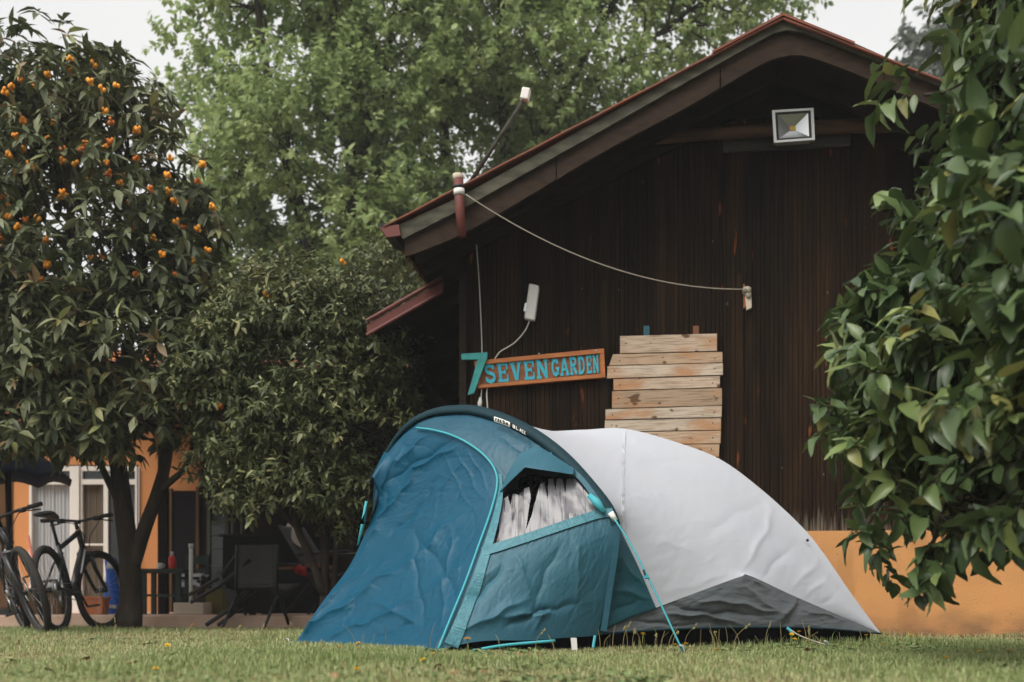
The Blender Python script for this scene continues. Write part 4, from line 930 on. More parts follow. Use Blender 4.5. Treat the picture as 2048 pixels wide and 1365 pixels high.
def twig_mesh(g, mb, tw, limbs, n, r=.006, rb=.014):
    pool = np.vstack([spline(p, 14) for p, _, _ in limbs])
    idx = g.permutation(len(tw))[:n]
    for i in idx:
        a = tw[i]; d = ((pool - a[0]) ** 2).sum(1); j = np.argmin(d + 1.5 * np.maximum(0, pool[:, 2] - a[0][2])); b = pool[j]
        mid = (a[0] + b) / 2 + g.normal(size=3) * .05 - A([0, 0, .04])
        mb.tube(spline([b, mid, a[0], a[2]], 9), np.linspace(rb, r * .6, 9), 4, cap=False)
def tint_of(g, n, pos, f, base=(.5, .22)):
    return np.clip(base[0] + base[1] * g.normal(size=n) + .16 * gapn(pos, f, 1.7), 0, 1)

# ---- loquat tree on the left
def loquat():
    g = np.random.default_rng(11); base = P(258, YH, 10.4); base[2] = 0
    r = empty('loquat_tree', base, 'loquat tree with clusters of orange fruit and long leaves beside the bicycles', 'tree')
    ells = [E(140, 470, 10.3, 250, 330, 1.25), E(330, 560, 10.2, 115, 190, 1.0), E(120, 200, 10.4, 140, 120, .8), E(240, 260, 10.4, 90, 130, .7), E(250, 760, 10.0, 190, 190, 1.1), E(60, 790, 9.9, 170, 170, 1.0),
            E(-180, 500, 10.6, 220, 420, 1.5), E(30, 180, 10.8, 70, 120, .6), E(400, 700, 10.1, 70, 110, .7), E(395, 560, 10.2, 60, 60, .5)]
    ells += [E(70, 640, 10.1, 150, 150, 1.0), E(190, 720, 10.1, 170, 150, .9), E(20, 830, 10.0, 140, 90, .8), E(30, 400, 10.7, 120, 200, .8), E(-20, 560, 10.6, 120, 160, .8), E(120, 850, 9.8, 110, 60, .6)]
    anc, od = anchors(g, ells, 3700, .42, (3.3, .4, -.40))
    q = np.stack([CX + FPX * anc[:, 0] / anc[:, 1], YH - FPX * (anc[:, 2] - CAMH) / anc[:, 1]], 1)
    # keep the trunk zone under the crown open
    ok = ~((q[:, 1] > 905) & (q[:, 0] > 120)) & ~(q[:, 1] > 985) & ~((q[:, 1] > 885) & (q[:, 0] < 150) & (q[:, 0] > 5))
    anc, od = anc[ok], od[ok]
    # shoots that carry the outer fruit on the right of the crown
    fx = [(335, 352), (338, 385), (300, 380), (348, 404), (370, 408), (395, 460), (375, 490), (390, 522), (348, 550), (325, 512), (400, 545), (425, 415), (405, 330), (360, 300), (330, 260), (310, 330), (380, 380), (410, 480), (420, 560), (360, 450)]
    fa = A([P(x + g.normal() * 10 - 12, y - 8 + g.normal() * 10, 9.85 + g.uniform(-.1, .3)) for x, y in fx for _ in range(3)]); anc = np.vstack([anc, fa]); od = np.vstack([od, nz(A([.6, -.2, .3]) + g.normal(size=(len(fa), 3)) * .5)])
    pos, d, up, s, tw = sprigs(g, anc, od, 9, .15, .158, up=.45, rosette=True, droop=.30, jitter=.6, spread=.9)
    tn = np.clip(tint_of(g, len(pos), pos, 2.0, (.42, .2)) + np.repeat((g.uniform(size=len(anc)) > .90) * .42, 9), 0, 1)
    leaves('crown', pos, d, up, s, leaf_tpl(.34, .10, .26), M['loquat'], r, tn, width=g.uniform(.75, 1.25, len(pos)), curl=g.uniform(.2, 2.2, len(pos)))
    mb = MB()
    L = [([base, P(262, 1200, 10.4), P(259, 1120, 10.4), P(247, 1020, 10.38), P(236, 930, 10.35), P(215, 820, 10.4), P(170, 640, 10.4), P(140, 420, 10.4), P(130, 240, 10.4)], (.115, .098, .088, .078, .07, .06, .05, .045, .035, .03, .02), 0),
         ([P(262, 1140, 10.4), P(288, 1060, 10.35), P(315, 985, 10.3), P(335, 900, 10.3), P(340, 760, 10.3), P(345, 600, 10.3)], .074, .02), ([P(244, 1020, 10.38), P(215, 960, 10.3), P(193, 920, 10.25), P(120, 850, 10.1), P(40, 760, 10.1)], .035, .015),
         ([P(318, 980, 10.3), P(345, 960, 10.25), P(375, 925, 10.2), P(400, 820, 10.1)], .035, .012), ([P(190, 720, 10.4), P(60, 560, 10.4), P(-120, 420, 10.5)], .05, .015), ([P(215, 820, 10.4), P(290, 560, 10.4), P(250, 320, 10.4)], .045, .012)]
    limb_mesh(mb, L); mb.build('trunk', M['bark'], r, smooth=True)
    tb = MB(); twig_mesh(g, tb, tw, L, 320); tb.build('branches', M['bark'], r, smooth=True)
    fr = [(30, 272), (45, 300), (60, 330), (18, 312), (10, 185), (95, 150), (140, 120), (188, 130), (205, 180), (108, 248), (232, 172), (210, 225), (170, 290), (208, 298), (220, 285), (125, 385), (178, 365), (130, 395), (335, 352), (338, 385), (300, 380), (348, 404), (370, 408), (20, 415), (30, 345), (75, 440), (36, 455), (92, 480), (28, 495), (5, 475), (68, 505), (95, 530), (80, 560), (240, 455), (270, 460), (268, 420), (395, 460), (375, 490), (390, 522), (348, 550), (325, 512), (400, 545), (425, 415), (255, 355), (180, 165), (440, 815), (405, 330), (150, 330), (530, 585), (685, 520), (160, 690)]
    fr += [(x, y) for x, y in zip(g.uniform(0, 430, 90), g.uniform(110, 560, 90)) if y > 120 + .95 * max(0, x - 150)][:46]
    for nf, (x, y) in enumerate(fr):
        if x > 470: continue
        Yf = 9.4 + g.uniform(-.15, .45) + (.15 if nf > 50 else 0); c = P(x, y, Yf); m = MB(); k = int(g.integers(3, 7)); a0 = g.uniform(0, 6)
        for i in range(k):
            a = a0 + i * 6.28 / k; e = c + A([math.cos(a) * .017, math.sin(a) * .017, (i % 2) * .018 + g.uniform(-.006, .006)])
            q_ = g.uniform(.78, 1.12); m.ball(e, (.0165 * q_, .0165 * q_, .020 * q_), 9, 7)
        m.build('fruit_cluster', M['fruit' if g.uniform() > .3 else 'fruitripe'], r, smooth=True)
loquat()

def shrub_tree():
    g = np.random.default_rng(23); base = P(648, YH, 9.9); base[2] = 0
    r = empty('citrus_tree', base, 'bushy small leaved tree between the loquat and the tent with thin stems', 'tree')
    ells = [E(600, 700, 9.8, 190, 165, .9), E(735, 640, 9.8, 90, 100, .7), E(470, 780, 9.7, 100, 170, .8), E(650, 850, 9.7, 170, 130, .9), E(570, 960, 9.6, 120, 90, .6), E(680, 985, 9.6, 85, 75, .5), E(765, 720, 9.7, 70, 90, .6), E(640, 605, 9.9, 130, 55, .6), E(500, 650, 9.8, 100, 90, .7), E(780, 555, 10.6, 65, 55, .5), E(780, 830, 9.7, 50, 70, .4), E(440, 920, 9.8, 60, 70, .5)]
    anc, od = anchors(g, ells, 3400, .38, (4.6, 1.1, -.27))
    pos, d, up, s, tw = sprigs(g, anc, od, 11, .17, .076, up=.4, droop=.12, jitter=.6)
    tn = np.clip(tint_of(g, len(pos), pos, 3.0, (.5, .22)) + np.repeat((g.uniform(size=len(anc)) > .9) * .3, 11), 0, 1)
    leaves('crown', pos, d, up, s, leaf_tpl(.44, .14, .22, rows=(.3, .7)), M['bushleaf'], r, tn, width=g.uniform(.75, 1.2, len(pos)), curl=g.uniform(.2, 2.2, len(pos)))
    mb = MB()
    L = [([base, P(650, 1120, 9.9), P(648, 1000, 9.85), P(652, 880, 9.8), P(640, 720, 9.8), P(620, 600, 9.8)], .045, .012), ([P(649, 1190, 9.9), P(620, 1110, 9.85), P(596, 1060, 9.8), P(575, 960, 9.75), P(500, 820, 9.75), P(470, 700, 9.75)], .040, .01),
         ([base + A([.06, 0, 0]), P(672, 1100, 9.95), P(676, 960, 9.9), P(700, 800, 9.8), P(735, 660, 9.8)], .030, .01), ([P(652, 900, 9.8), P(720, 780, 9.75), P(770, 700, 9.7)], .02, .008), ([P(596, 1060, 9.8), P(540, 1000, 9.7), P(450, 900, 9.75)], .022, .008)]
    limb_mesh(mb, L, 7); mb.build('trunk', M['bark'], r, smooth=True)
    tb = MB(); twig_mesh(g, tb, tw, L, 420, .004, .009); tb.build('branches', M['bark'], r, smooth=True)
    m = None
    for x, y in ((530, 587), (684, 522)):
        c = P(x, y, 9.2); m = MB(); m.ball(c, .019, 9, 7); m.ball(c + A([.02, .01, -.018]), .016, 9, 7); m.build('orange_fruit', M['fruit'], r, smooth=True)
shrub_tree()

def tall_tree(seed, px, Y, ells, n, per, lsize, label, stems, gap, name='tall_tree', leafm='tallleaf', group=None, tint=(.5, .22)):
    g = np.random.default_rng(seed); base = P(px, YH, Y); base[2] = 0
    r = empty(name, base, label, 'tree', group)
    anc, od = anchors(g, ells, n, .30, gap)
    pos, d, up, s, tw = sprigs(g, anc, od, per, .42, lsize, up=.35, droop=.25, jitter=.6)
    tn = tint_of(g, len(pos), pos, 1.2, tint)
    leaves('crown', pos, d, up, s, leaf_tpl(.62, .12, .2, rows=(.28, .66), prof=[.95, .8]), M[leafm], r, tn)
    mb = MB(); limb_mesh(mb, stems, 7); mb.build('trunk', M['bark'], r, smooth=True)
    tb = MB(); twig_mesh(g, tb, tw, stems, 260, .008, .022); tb.build('branches', M['bark'], r, smooth=True)
Yt = 17.0
def st(Y, r0, r1, *pp): return ([P(x, y, Y + o) for x, y, o in pp], r0, r1)
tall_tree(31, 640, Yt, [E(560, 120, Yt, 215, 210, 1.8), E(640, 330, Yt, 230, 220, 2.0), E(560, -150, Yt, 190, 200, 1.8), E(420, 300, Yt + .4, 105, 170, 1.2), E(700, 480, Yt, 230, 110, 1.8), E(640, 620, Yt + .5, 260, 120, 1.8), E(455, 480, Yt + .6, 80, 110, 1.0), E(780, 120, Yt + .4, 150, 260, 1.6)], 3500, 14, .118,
          'tall pale green leafy tree behind the loquat, its crown fading into the sky', [st(Yt, .20, .16, (640, YH, 0), (650, 900, 0), (640, 640, 0)), st(Yt, .13, .03, (640, 640, 0), (600, 420, .2), (540, 180, 0), (500, -100, 0)), st(Yt, .13, .03, (642, 660, 0), (700, 420, -.2), (690, 180, .1), (650, -150, 0)), st(Yt, .09, .02, (640, 620, 0), (520, 440, .4), (420, 260, .4)), st(Yt, .09, .025, (690, 420, -.2), (760, 200, .2), (800, -50, .3))], (1.55, .9, -.16))
Yu = 18.2
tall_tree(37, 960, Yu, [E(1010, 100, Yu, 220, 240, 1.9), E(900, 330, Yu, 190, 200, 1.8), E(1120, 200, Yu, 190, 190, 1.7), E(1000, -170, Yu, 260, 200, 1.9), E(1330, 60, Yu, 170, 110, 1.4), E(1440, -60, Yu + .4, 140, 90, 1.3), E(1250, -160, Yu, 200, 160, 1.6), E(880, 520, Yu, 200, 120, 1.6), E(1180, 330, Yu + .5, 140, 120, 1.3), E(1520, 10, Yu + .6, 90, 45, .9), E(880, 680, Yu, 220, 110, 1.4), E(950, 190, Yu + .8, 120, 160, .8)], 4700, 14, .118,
          'tall dense leafy tree rising behind the roof of the wooden house', [st(Yu, .22, .17, (960, YH, 0), (960, 900, 0), (950, 640, 0)), st(Yu, .13, .03, (950, 650, 0), (900, 380, 0), (880, 120, 0), (890, -150, 0)), st(Yu, .14, .03, (952, 640, 0), (1010, 380, .2), (1000, 100, 0), (1010, -200, 0)), st(Yu, .10, .025, (1000, 420, .2), (1110, 220, 0), (1230, 0, 0), (1300, -150, 0)), st(Yu, .06, .02, (1110, 220, 0), (1300, 80, 0), (1450, -30, .4))], (1.5, 2.2, -.36), tint=(.52, .22))
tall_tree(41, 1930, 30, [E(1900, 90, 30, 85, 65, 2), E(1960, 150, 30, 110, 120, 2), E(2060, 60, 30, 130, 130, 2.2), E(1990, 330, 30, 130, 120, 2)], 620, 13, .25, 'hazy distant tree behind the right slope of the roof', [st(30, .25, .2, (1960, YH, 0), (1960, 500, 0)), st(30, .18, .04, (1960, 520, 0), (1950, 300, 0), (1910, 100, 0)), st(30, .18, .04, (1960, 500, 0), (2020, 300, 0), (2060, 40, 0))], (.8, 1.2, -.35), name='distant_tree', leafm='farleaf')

# ---- foreground tree on the right
def right_tree():
    g = np.random.default_rng(53); base = A([2.95, 4.9, 0.])
    r = empty('foreground_tree', base, 'broad glossy leaved tree reaching in from the right in front of the house', 'tree')
    ells = [E(2040, 180, 4.7, 130, 300, .75), E(2010, 560, 4.6, 190, 260, .8), E(1880, 760, 4.8, 175, 180, .6), E(1960, 920, 4.6, 200, 130, .7), E(1770, 740, 4.9, 95, 120, .35), E(1760, 900, 4.9, 70, 90, .3), E(2200, 450, 4.4, 200, 600, 1.0), E(1830, 600, 4.9, 75, 85, .35), E(2060, 820, 3.8, 90, 220, .4), E(1960, 30, 4.9, 80, 60, .4), E(2060, 350, 3.8, 80, 250, .4), E(1880, 470, 4.8, 60, 90, .3), E(2000, 990, 4.6, 120, 80, .5), E(1730, 790, 4.9, 90, 170, .3), E(1800, 680, 4.88, 110, 130, .3)]
    anc, od = anchors(g, ells, 1900, .30, (5.2, .3, -.6))
    qx = np.stack([CX + FPX * anc[:, 0] / anc[:, 1], YH - FPX * (anc[:, 2] - CAMH) / anc[:, 1]], 1)
    lim = [(1940, -500), (1945, 60), (1985, 140), (2000, 240), (1985, 330), (1915, 400), (1860, 480), (1835, 550), (1770, 600), (1730, 680), (1705, 790), (1715, 860), (1740, 920), (1750, 965), (1770, 1000), (1850, 1010), (1900, 1030), (1960, 1050), (2048, 1020), (2700, 960), (2700, -500)]
    ok = pip(qx, lim); anc, od = anc[ok][:880], od[ok][:880]
    ex = [(1790, 185, 4.7), (1770, 190, 4.75), (1830, 170, 4.7), (1800, 415, 4.8), (1790, 430, 4.85), (1815, 440, 4.8), (1790, 555, 4.9), (1690, 690, 4.9), (1670, 770, 4.95), (1660, 800, 4.9), (1650, 820, 4.95), (1700, 860, 4.9), (1690, 930, 4.95), (1720, 1060, 4.9), (1700, 1100, 4.92), (1730, 1110, 4.9), (1800, 1110, 4.6), (1815, 1080, 4.65), (1845, 1120, 4.55), (1825, 1030, 4.6), (1900, 290, 4.8), (1890, 350, 4.8), (1730, 600, 4.9), (1745, 640, 4.9), (1850, 330, 4.8), (1890, 470, 4.7), (1870, 520, 4.75), (1850, 20, 4.8)]
    ex = [(x + (150 if 600 < y < 1000 else 50), y, Y) for x, y, Y in ex]
    ea = A([P(*e) for e in ex]); eo = nz(np.tile(A([[-.95, -.2, .0]]), (len(ea), 1)) + g.normal(size=(len(ea), 3)) * .25 + A([[0, 0, -.9 if e[1] > 1040 else .05] for e in ex]))
    anc = np.vstack([anc, ea]); od = np.vstack([od, eo])
    pos, d, up, s, tw = sprigs(g, anc, od, 11, .20, .122, up=.10, droop=.25, jitter=.55)
    tn = np.clip(tint_of(g, len(pos), pos, 4.0, (.45, .22)) + np.repeat((g.uniform(size=len(anc)) > .87) * .35, 11), 0, .97)
    tn[g.uniform(size=len(tn)) > .998] = 1.0
    V0, Fq = leaf_tpl(.50, .16, .30, rows=(.12, .32, .55, .78, .92), prof=[.48, .92, 1.0, .66, .30], wave=.022)
    leaves('crown', pos, d, up, s, (V0, Fq), M['rightleaf'], r, tn, width=g.uniform(.65, 1.2, len(pos)), curl=g.uniform(.1, 2.4, len(pos)))
    mb = MB()
    L = [([base, A([2.9, 4.9, 1.0]), A([2.75, 4.85, 1.7]), P(2150, 250, 4.8), P(2080, -100, 4.8)], .09, .03), ([A([2.9, 4.9, .9]), P(2080, 700, 4.75), P(1930, 640, 4.8), P(1800, 660, 4.9)], .04, .010), ([A([2.9, 4.9, .7]), P(2080, 900, 4.7), P(1900, 900, 4.7), P(1750, 930, 4.9)], .035, .008),
         ([A([2.8, 4.87, 1.5]), P(2060, 420, 4.75), P(1920, 420, 4.8), P(1810, 430, 4.82)], .035, .008), ([P(2120, 300, 4.8), P(2000, 180, 4.75), P(1850, 190, 4.72)], .03, .007), ([P(1990, 900, 4.68), P(1890, 1010, 4.62), P(1862, 1110, 4.62)], .018, .006), ([P(1830, 915, 4.78), P(1760, 1010, 4.86), P(1725, 1070, 4.9)], .012, .005)]
    limb_mesh(mb, L, 8); mb.build('trunk', M['bark'], r, smooth=True)
    tb = MB(); twig_mesh(g, tb, tw, L, 330, .003, .007); tb.build('branches', M['bark'], r, smooth=True)
right_tree()

# ------------------------------------------------------------------ orange house and terrace at the left, far behind the trees
HY = 15.0
def HB(mb, x0, y0, x1, y1, d0=0.0, d1=0.05, Y=HY):
    """box spanning photo pixels on the house front, standing d0..d1 in front of it"""
    a, b = P(x0, y0, Y), P(x1, y1, Y); lo, hi = np.minimum(a, b), np.maximum(a, b)
    return mb.box(((lo[0] + hi[0]) / 2, Y - (d0 + d1) / 2, (lo[2] + hi[2]) / 2), (hi[0] - lo[0], d1 - d0, hi[2] - lo[2]))
def orange_house():
    r = empty('orange_house', (P(200, YH, HY)[0], HY, 0), 'low orange house with white sliding doors behind the trees on the left', 'house')
    m = MB(); HB(m, -700, 700, 60, 1246, -.2, 0); HB(m, 60, 700, 278, 930, -.2, 0); HB(m, 278, 700, 346, 1246, -.2, 0); HB(m, 346, 700, 400, 982, -.2, 0); m.build('wall', M['orange'], r)
    m = MB(); HB(m, -300, 880, 27, 1235, .0, .01); m.build('brown_wall_panel', M['brownwall'], r)
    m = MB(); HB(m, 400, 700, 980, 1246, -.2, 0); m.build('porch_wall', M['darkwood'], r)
    x0, x1 = P(-700, 0, HY)[0], P(980, 0, HY)[0]
    m = MB(); m.hexa([A([x0, HY - .7, 3.2]), A([x1, HY - .7, 3.2]), A([x1, HY + 4, 4.4]), A([x0, HY + 4, 4.4])], [A([x0, HY - .7, 3.28]), A([x1, HY - .7, 3.28]), A([x1, HY + 4, 4.48]), A([x0, HY + 4, 4.48])]); m.build('roof', M['tile'], r)
    xa = P(300, 0, HY)[0]
    m = MB(); m.hexa([A([xa, HY - 2.6, 2.32]), A([x1, HY - 2.6, 2.32]), A([x1, HY, 2.6]), A([xa, HY, 2.6])], [A([xa, HY - 2.6, 2.38]), A([x1, HY - 2.6, 2.38]), A([x1, HY, 2.66]), A([xa, HY, 2.66])]); m.build('porch_roof', M['darkwood'], r)
    for px in (327, 700): p = P(px, YH, HY - 2.2); MB().box((p[0], HY - 2.2, 1.25), (.10, .10, 2.25)).build('porch_post', M['darkwood'], r)
    # sliding doors with curtains
    for nm, X0, X1, cm in (('curtain', 64, 146, 'curtain'), ('curtain', 165, 213, 'curtainb')):
        a, b = P(X0, 1232, HY), P(X1, 962, HY); n = 60; V = []
        for i in range(n):
            x = a[0] + (b[0] - a[0]) * i / (n - 1); y = HY + .05 + .022 * math.sin(i * 1.25) + .01 * math.sin(i * .43); V += [(x, y, a[2]), (x, y, b[2])]
        raw(nm, V, [(2 * i, 2 * i + 2, 2 * i + 3, 2 * i + 1) for i in range(n - 1)], M[cm], r)
    for X0, X1 in ((62, 148), (163, 215), (215, 277)):
        fr = MB(); wd = 5 if X0 < 200 else 4
        HB(fr, X0, 934, X0 + wd, 1236, 0, .06); HB(fr, X1 - wd, 934, X1, 1236, 0, .06); HB(fr, X0 + wd, 934, X1 - wd, 943, 0, .06); HB(fr, X0 + wd, 960, X1 - wd, 970, 0, .06); HB(fr, X0 + wd, 1222, X1 - wd, 1236, 0, .06)
        if X0 == 163: HB(fr, X0 + wd, 1088, X1 - wd, 1092, 0, .05)
        f = fr.build('door_frame', M['whitepaint'], r)
        if X0 == 215:
            g = MB(); HB(g, X0 + 4, 970, X1 - 4, 1222, .0, .01); g.build('pane', M['glass'], f)
        g = MB(); HB(g, X0 + 5, 943, X1 - 5, 960, .0, .01); g.build('pane', M['glass'], f)
    m = MB(); HB(m, 148, 934, 163, 1236, 0, .09); m.build('door_post', M['whitepaint'], r)
    m = MB(); HB(m, 346, 984, 394, 1236, .0, .03); m.build('front_door', M['door'], r)
    m = MB(); HB(m, 394, 975, 400, 1236, .0, .06); HB(m, 340, 978, 346, 1236, 0, .06); m.build('door_jamb', M['brownwall'], r)
    fr = MB(); HB(fr, 416, 1008, 422, 1240, .0, .05); HB(fr, 452, 1008, 457, 1240, .0, .05); HB(fr, 422, 1008, 452, 1014, .0, .05)
    for y in (1043, 1070, 1097, 1130, 1160): HB(fr, 422, y, 452, y + 3, .0, .04)
    f = fr.build('glazed_door', M['greenframe'], r); g = MB(); HB(g, 422, 1014, 452, 1240, .0, .012); g.build('pane', M['glass'], f)
    t = MB(); t.tube(spline([P(466, 1090, HY - .05), P(466, 1030, HY - .05), P(474, 1018, HY - .05), P(484, 1030, HY - .05), P(484, 1100, HY - .05)], 24), .025, 6); t.build('wall_arch', M['greenframe'], r, smooth=True)
orange_house()
sy = 11.25
m = MB(); xa, xb = P(-900, 0, sy)[0], P(736, 0, sy)[0]
m.box(((xa + xb) / 2, (sy + 15.2) / 2, .03), (xb - xa, 15.2 - sy, .20)); tag(m.build('terrace', M['slab'], bevel=.012), kind='structure')
TZ = 0.13
def T(px, Y): p = P(px, YH, Y); p[2] = TZ; return p

def terrace_things():
    # dark green side table with bottle and cup, chair
    Y = 12.4; u = Y / FPX
    c = T(332, Y); r = empty('garden_table', c, 'small dark green garden table in front of the black door', 'table')
    ht = P(0, 1139, Y)[2] - TZ
    MB().box(c + A([0, 0, ht - .02]), (95 * u, .45, .04)).build('table_top', M['tablegreen'], r, bevel=.005)
    for sx in (-1, 1):
        for sy_ in (-1, 1): MB().box(c + A([sx * 34 * u, sy_ * .17, (ht - .04) / 2]), (.05, .05, ht - .04)).build('leg', M['tablegreen'], r)
    MB().box(c + A([0, 0, ht * .42]), (64 * u, .30, .025)).build('shelf', M['tablegreen'], r)
    b = c + A([15 * u, -.05, ht]); r = empty('sauce_bottle', b, 'red sauce bottle with pale cap standing on the dark green table', 'bottle')
    MB().tube([b, b + A([0, 0, .015]), b + A([0, 0, .12]), b + A([0, 0, .145])], [.035, .04, .04, .018], 12).build('body', M['red'], r, smooth=True)
    MB().tube([b + A([0, 0, .145]), b + A([0, 0, .19])], [.02, .014], 10).build('cap', M['curtain'], r, smooth=True)
    b = c + A([-8 * u, -.08, ht]); r = empty('white_cup', b, 'small white cup beside the red bottle on the dark green table', 'cup')
    MB().tube([b, b + A([0, 0, .01]), b + A([0, 0, .065])], [.022, .028, .034], 12).build('body', M['whitepaint'], r, smooth=True)
    MB().torus(b + A([.036, 0, .035]), A([0, 1, 0]), .016, .005, 14, 6).build('handle', M['whitepaint'], r, smooth=True)
    Y = 12.9; u = Y / FPX; c = T(386, Y); r = empty('garden_chair', c, 'dark green wooden chair with a pale cloth on its seat beside the door', 'chair')
    MB().box(c + A([0, 0, .40]), (46 * u, .42, .03)).build('seat', M['tablegreen'], r)
    m = MB(); m.box(c + A([0, .19, .62]), (46 * u, .025, .10)); m.box(c + A([0, .19, .50]), (46 * u, .02, .05)); m.build('backrest', M['tablegreen'], r)
    for sx in (-1, 1):
        MB().box(c + A([sx * 21 * u, .19, .34]), (.04, .04, .68)).build('leg', M['tablegreen'], r); MB().box(c + A([sx * 21 * u, -.19, .19]), (.04, .04, .38)).build('leg', M['tablegreen'], r)
    n = 16; X, Yg = np.meshgrid(np.linspace(-.12, .14, n), np.linspace(-.24, .15, n), indexing='ij'); Zg = .418 + .02 * np.sin(X * 31) * np.sin(Yg * 23) + .02 - np.where(Yg < -.2, .12, 0)
    S = c + np.stack([X, Yg, Zg], -1); o = grid_obj('folded_cloth', S, M['curtain'], None, th=.01); tag(o, 'pale cloth lying on the seat of the dark green chair', 'cloth')
    # parasol foot: concrete block with a white pole
    Y = 12.0; u = Y / FPX; c = T(386, Y); r = empty('parasol_stand', c, 'beige concrete parasol foot with an upright white pole on the terrace', 'parasol stand')
    MB().box(c + A([0, 0, .063]), (60 * u, .34, .126)).build('foot', M['beige'], r, bevel=.012)
    MB().tube([c + A([-4 * u, 0, .12]), P(382, 1092, Y)], .021, 12).build('pole', M['whiteplastic'], r, smooth=True)
    MB().tube([P(382, 1096, Y), P(382, 1088, Y)], .027, 12).build('pole_cap', M['whiteplastic'], r, smooth=True)
    Y = 12.3; u = Y / FPX; c = T(436, Y); r = empty('olive_crate', c, 'olive yellow crate standing by the glazed door on the terrace', 'crate')
    m = MB(); m.box(c + A([0, 0, .13]), (36 * u, .28, .26)); m.build('body', M['olive'], r, bevel=.01); MB().box(c + A([0, 0, .27]), (38 * u, .30, .02)).build('lid', M['olive'], r)
    # blue sack and terracotta trough
    Y = 12.6; u = Y / FPX; c = T(227, Y); r = empty('blue_sack', c, 'tall blue sack with white patches leaning behind the loquat trunk', 'sack')
    nu, nv = 28, 22; V = []; F = []
    h = P(0, 1118, Y)[2] - TZ
    for j in range(nv):
        t = j / (nv - 1); wx = (.085 + .02 * math.sin(t * 7)) * (1 - .30 * t ** 3) ; wy = .075 * (1 - .75 * t ** 2.2) + .01
        for i in range(nu):
            a = 2 * math.pi * i / nu; V.append(c + A([wx * math.cos(a) * (1 + .06 * math.sin(5 * a + t * 6)) - .03 * t, wy * math.sin(a) * (1 + .08 * math.cos(3 * a + 9 * t)), h * t]))
    F = [(j * nu + i, j * nu + (i + 1) % nu, (j + 1) * nu + (i + 1) % nu, (j + 1) * nu + i) for j in range(nv - 1) for i in range(nu)] + [tuple(range((nv - 1) * nu, nv * nu))]
    raw('body', V, F, M['bluebag'], r)
    m = MB(); q = [c + A([-.05, -.092, h * .82]), c + A([.03, -.088, h * .82]), c + A([.05, -.096, h * .93]), c + A([-.04, -.07, h * .96])]; m.hexa([p + A([0, .02, 0]) for p in q], q); q = [c + A([-.04, -.092, h * .12]), c + A([.06, -.092, h * .10]), c + A([.06, -.094, h * .17]), c + A([-.04, -.094, h * .17])]; m.hexa([p + A([0, .02, 0]) for p in q], q); m.build('print_patch', M['curtain'], r)
    Y = 12.2; u = Y / FPX; c = T(190, Y); r = empty('terracotta_trough', c, 'terracotta trough standing behind the bicycle wheel', 'trough')
    m = MB(); a = [c + A([x, y, 0]) for x, y in ((-.11, -.09), (.11, -.09), (.11, .09), (-.11, .09))]; b = [c + A([x * 1.15, y * 1.15, .17]) for x, y in ((-.11, -.09), (.11, -.09), (.11, .09), (-.11, .09))]; m.hexa(a, b); m.build('body', M['terracotta'], r, bevel=.008)
    MB().box(c + A([0, 0, .18]), (.29, .24, .025)).build('rim', M['terracotta'], r, bevel=.006)
    o = MB().tube([T(82, 14.4), P(57, 1072, 14.8)], .016, 8).build('broom_handle', M['pink'], smooth=True); tag(o, 'faded red broom handle leaning against the orange wall', 'broom')
    for x, mm, lb in ((96, 'curtain', 'pale low box by the curtained door behind the bicycle'), (40, 'red', 'red and dark shoe lying on the terrace by the left bicycle')):
        c = T(x, 12.6); r = empty('storage_box' if mm == 'curtain' else 'shoe', c, lb, 'box' if mm == 'curtain' else 'shoe')
        if mm == 'curtain':
            MB().box(c + A([0, 0, .12]), (.42, .3, .24)).build('body', M['brownwall'], r, bevel=.01); MB().box(c + A([0, 0, .255]), (.45, .33, .03)).build('lid', M['whitepaint'], r, bevel=.006)
        else:
            MB().ball(c + A([0, 0, .045]), (.13, .05, .045)).build('upper', M['red'], r, smooth=True); MB().box(c + A([0, 0, .012]), (.27, .10, .024)).build('sole', M['whitepaint'], r, bevel=.01)
    # long table with varnished edge
    Y = 11.7; c = T(575, Y); u = Y / FPX; r = empty('patio_table', c, 'patio table with varnished orange brown top under the small leaved tree', 'table')
    ht = P(0, 1129, Y)[2] - TZ
    MB().box(c + A([0, .2, ht - .018]), (150 * u, .7, .036)).build('table_top', M['tabletop'], r, bevel=.004)
    for sx in (-1, 1):
        for y in (-.08, .48): MB().box(c + A([sx * 66 * u, y, (ht - .036) / 2]), (.06, .06, ht - .036)).build('leg', M['darkwood'], r)
    for px, py, lb in ((606, 1143, 'red cloth hanging off the right end of the patio table'),):
        n = 14; S = np.stack([P(px - 14, 1128, Y) + (P(px + 12, 1136, Y) - P(px - 14, 1128, Y)) * t + A([0, -.19 + .012 * math.sin(t * 14), 0]) for t in np.linspace(0, 1, n)]); S = np.stack([S, S + A([.02, .0, -.10])], 1)
        o = grid_obj('red_cloth', S, M['red'], None, th=.006); tag(o, lb, 'cloth')
    # sling chairs
    def sling(c, lean, wd, ht_, label, flip=1, rz=0.0):
        r = empty('sling_chair', c, label, 'chair', 'sling chairs on the terrace edge', rz)
        L = lambda x, y, z: A([x, y, z])
        n = 14; S = np.zeros((n, 8, 3))
        for i in range(n):
            t = i / (n - 1)
            for j in range(8):
                s_ = j / 7 - .5; S[i, j] = (s_ * wd, lean * t + .03 * math.cos(s_ * 3.1), .42 + ht_ * t)
        me = mesh_from('backrest', S.reshape(-1, 3), [(i * 8 + j, i * 8 + j + 1, (i + 1) * 8 + j + 1, (i + 1) * 8 + j) for i in range(n - 1) for j in range(7)], True); me.materials.append(M['sling'])
        o = bpy.data.objects.new('backrest', me); C.collection.objects.link(o); o.parent = r; s2 = o.modifiers.new('thick', 'SOLIDIFY'); s2.thickness = .012
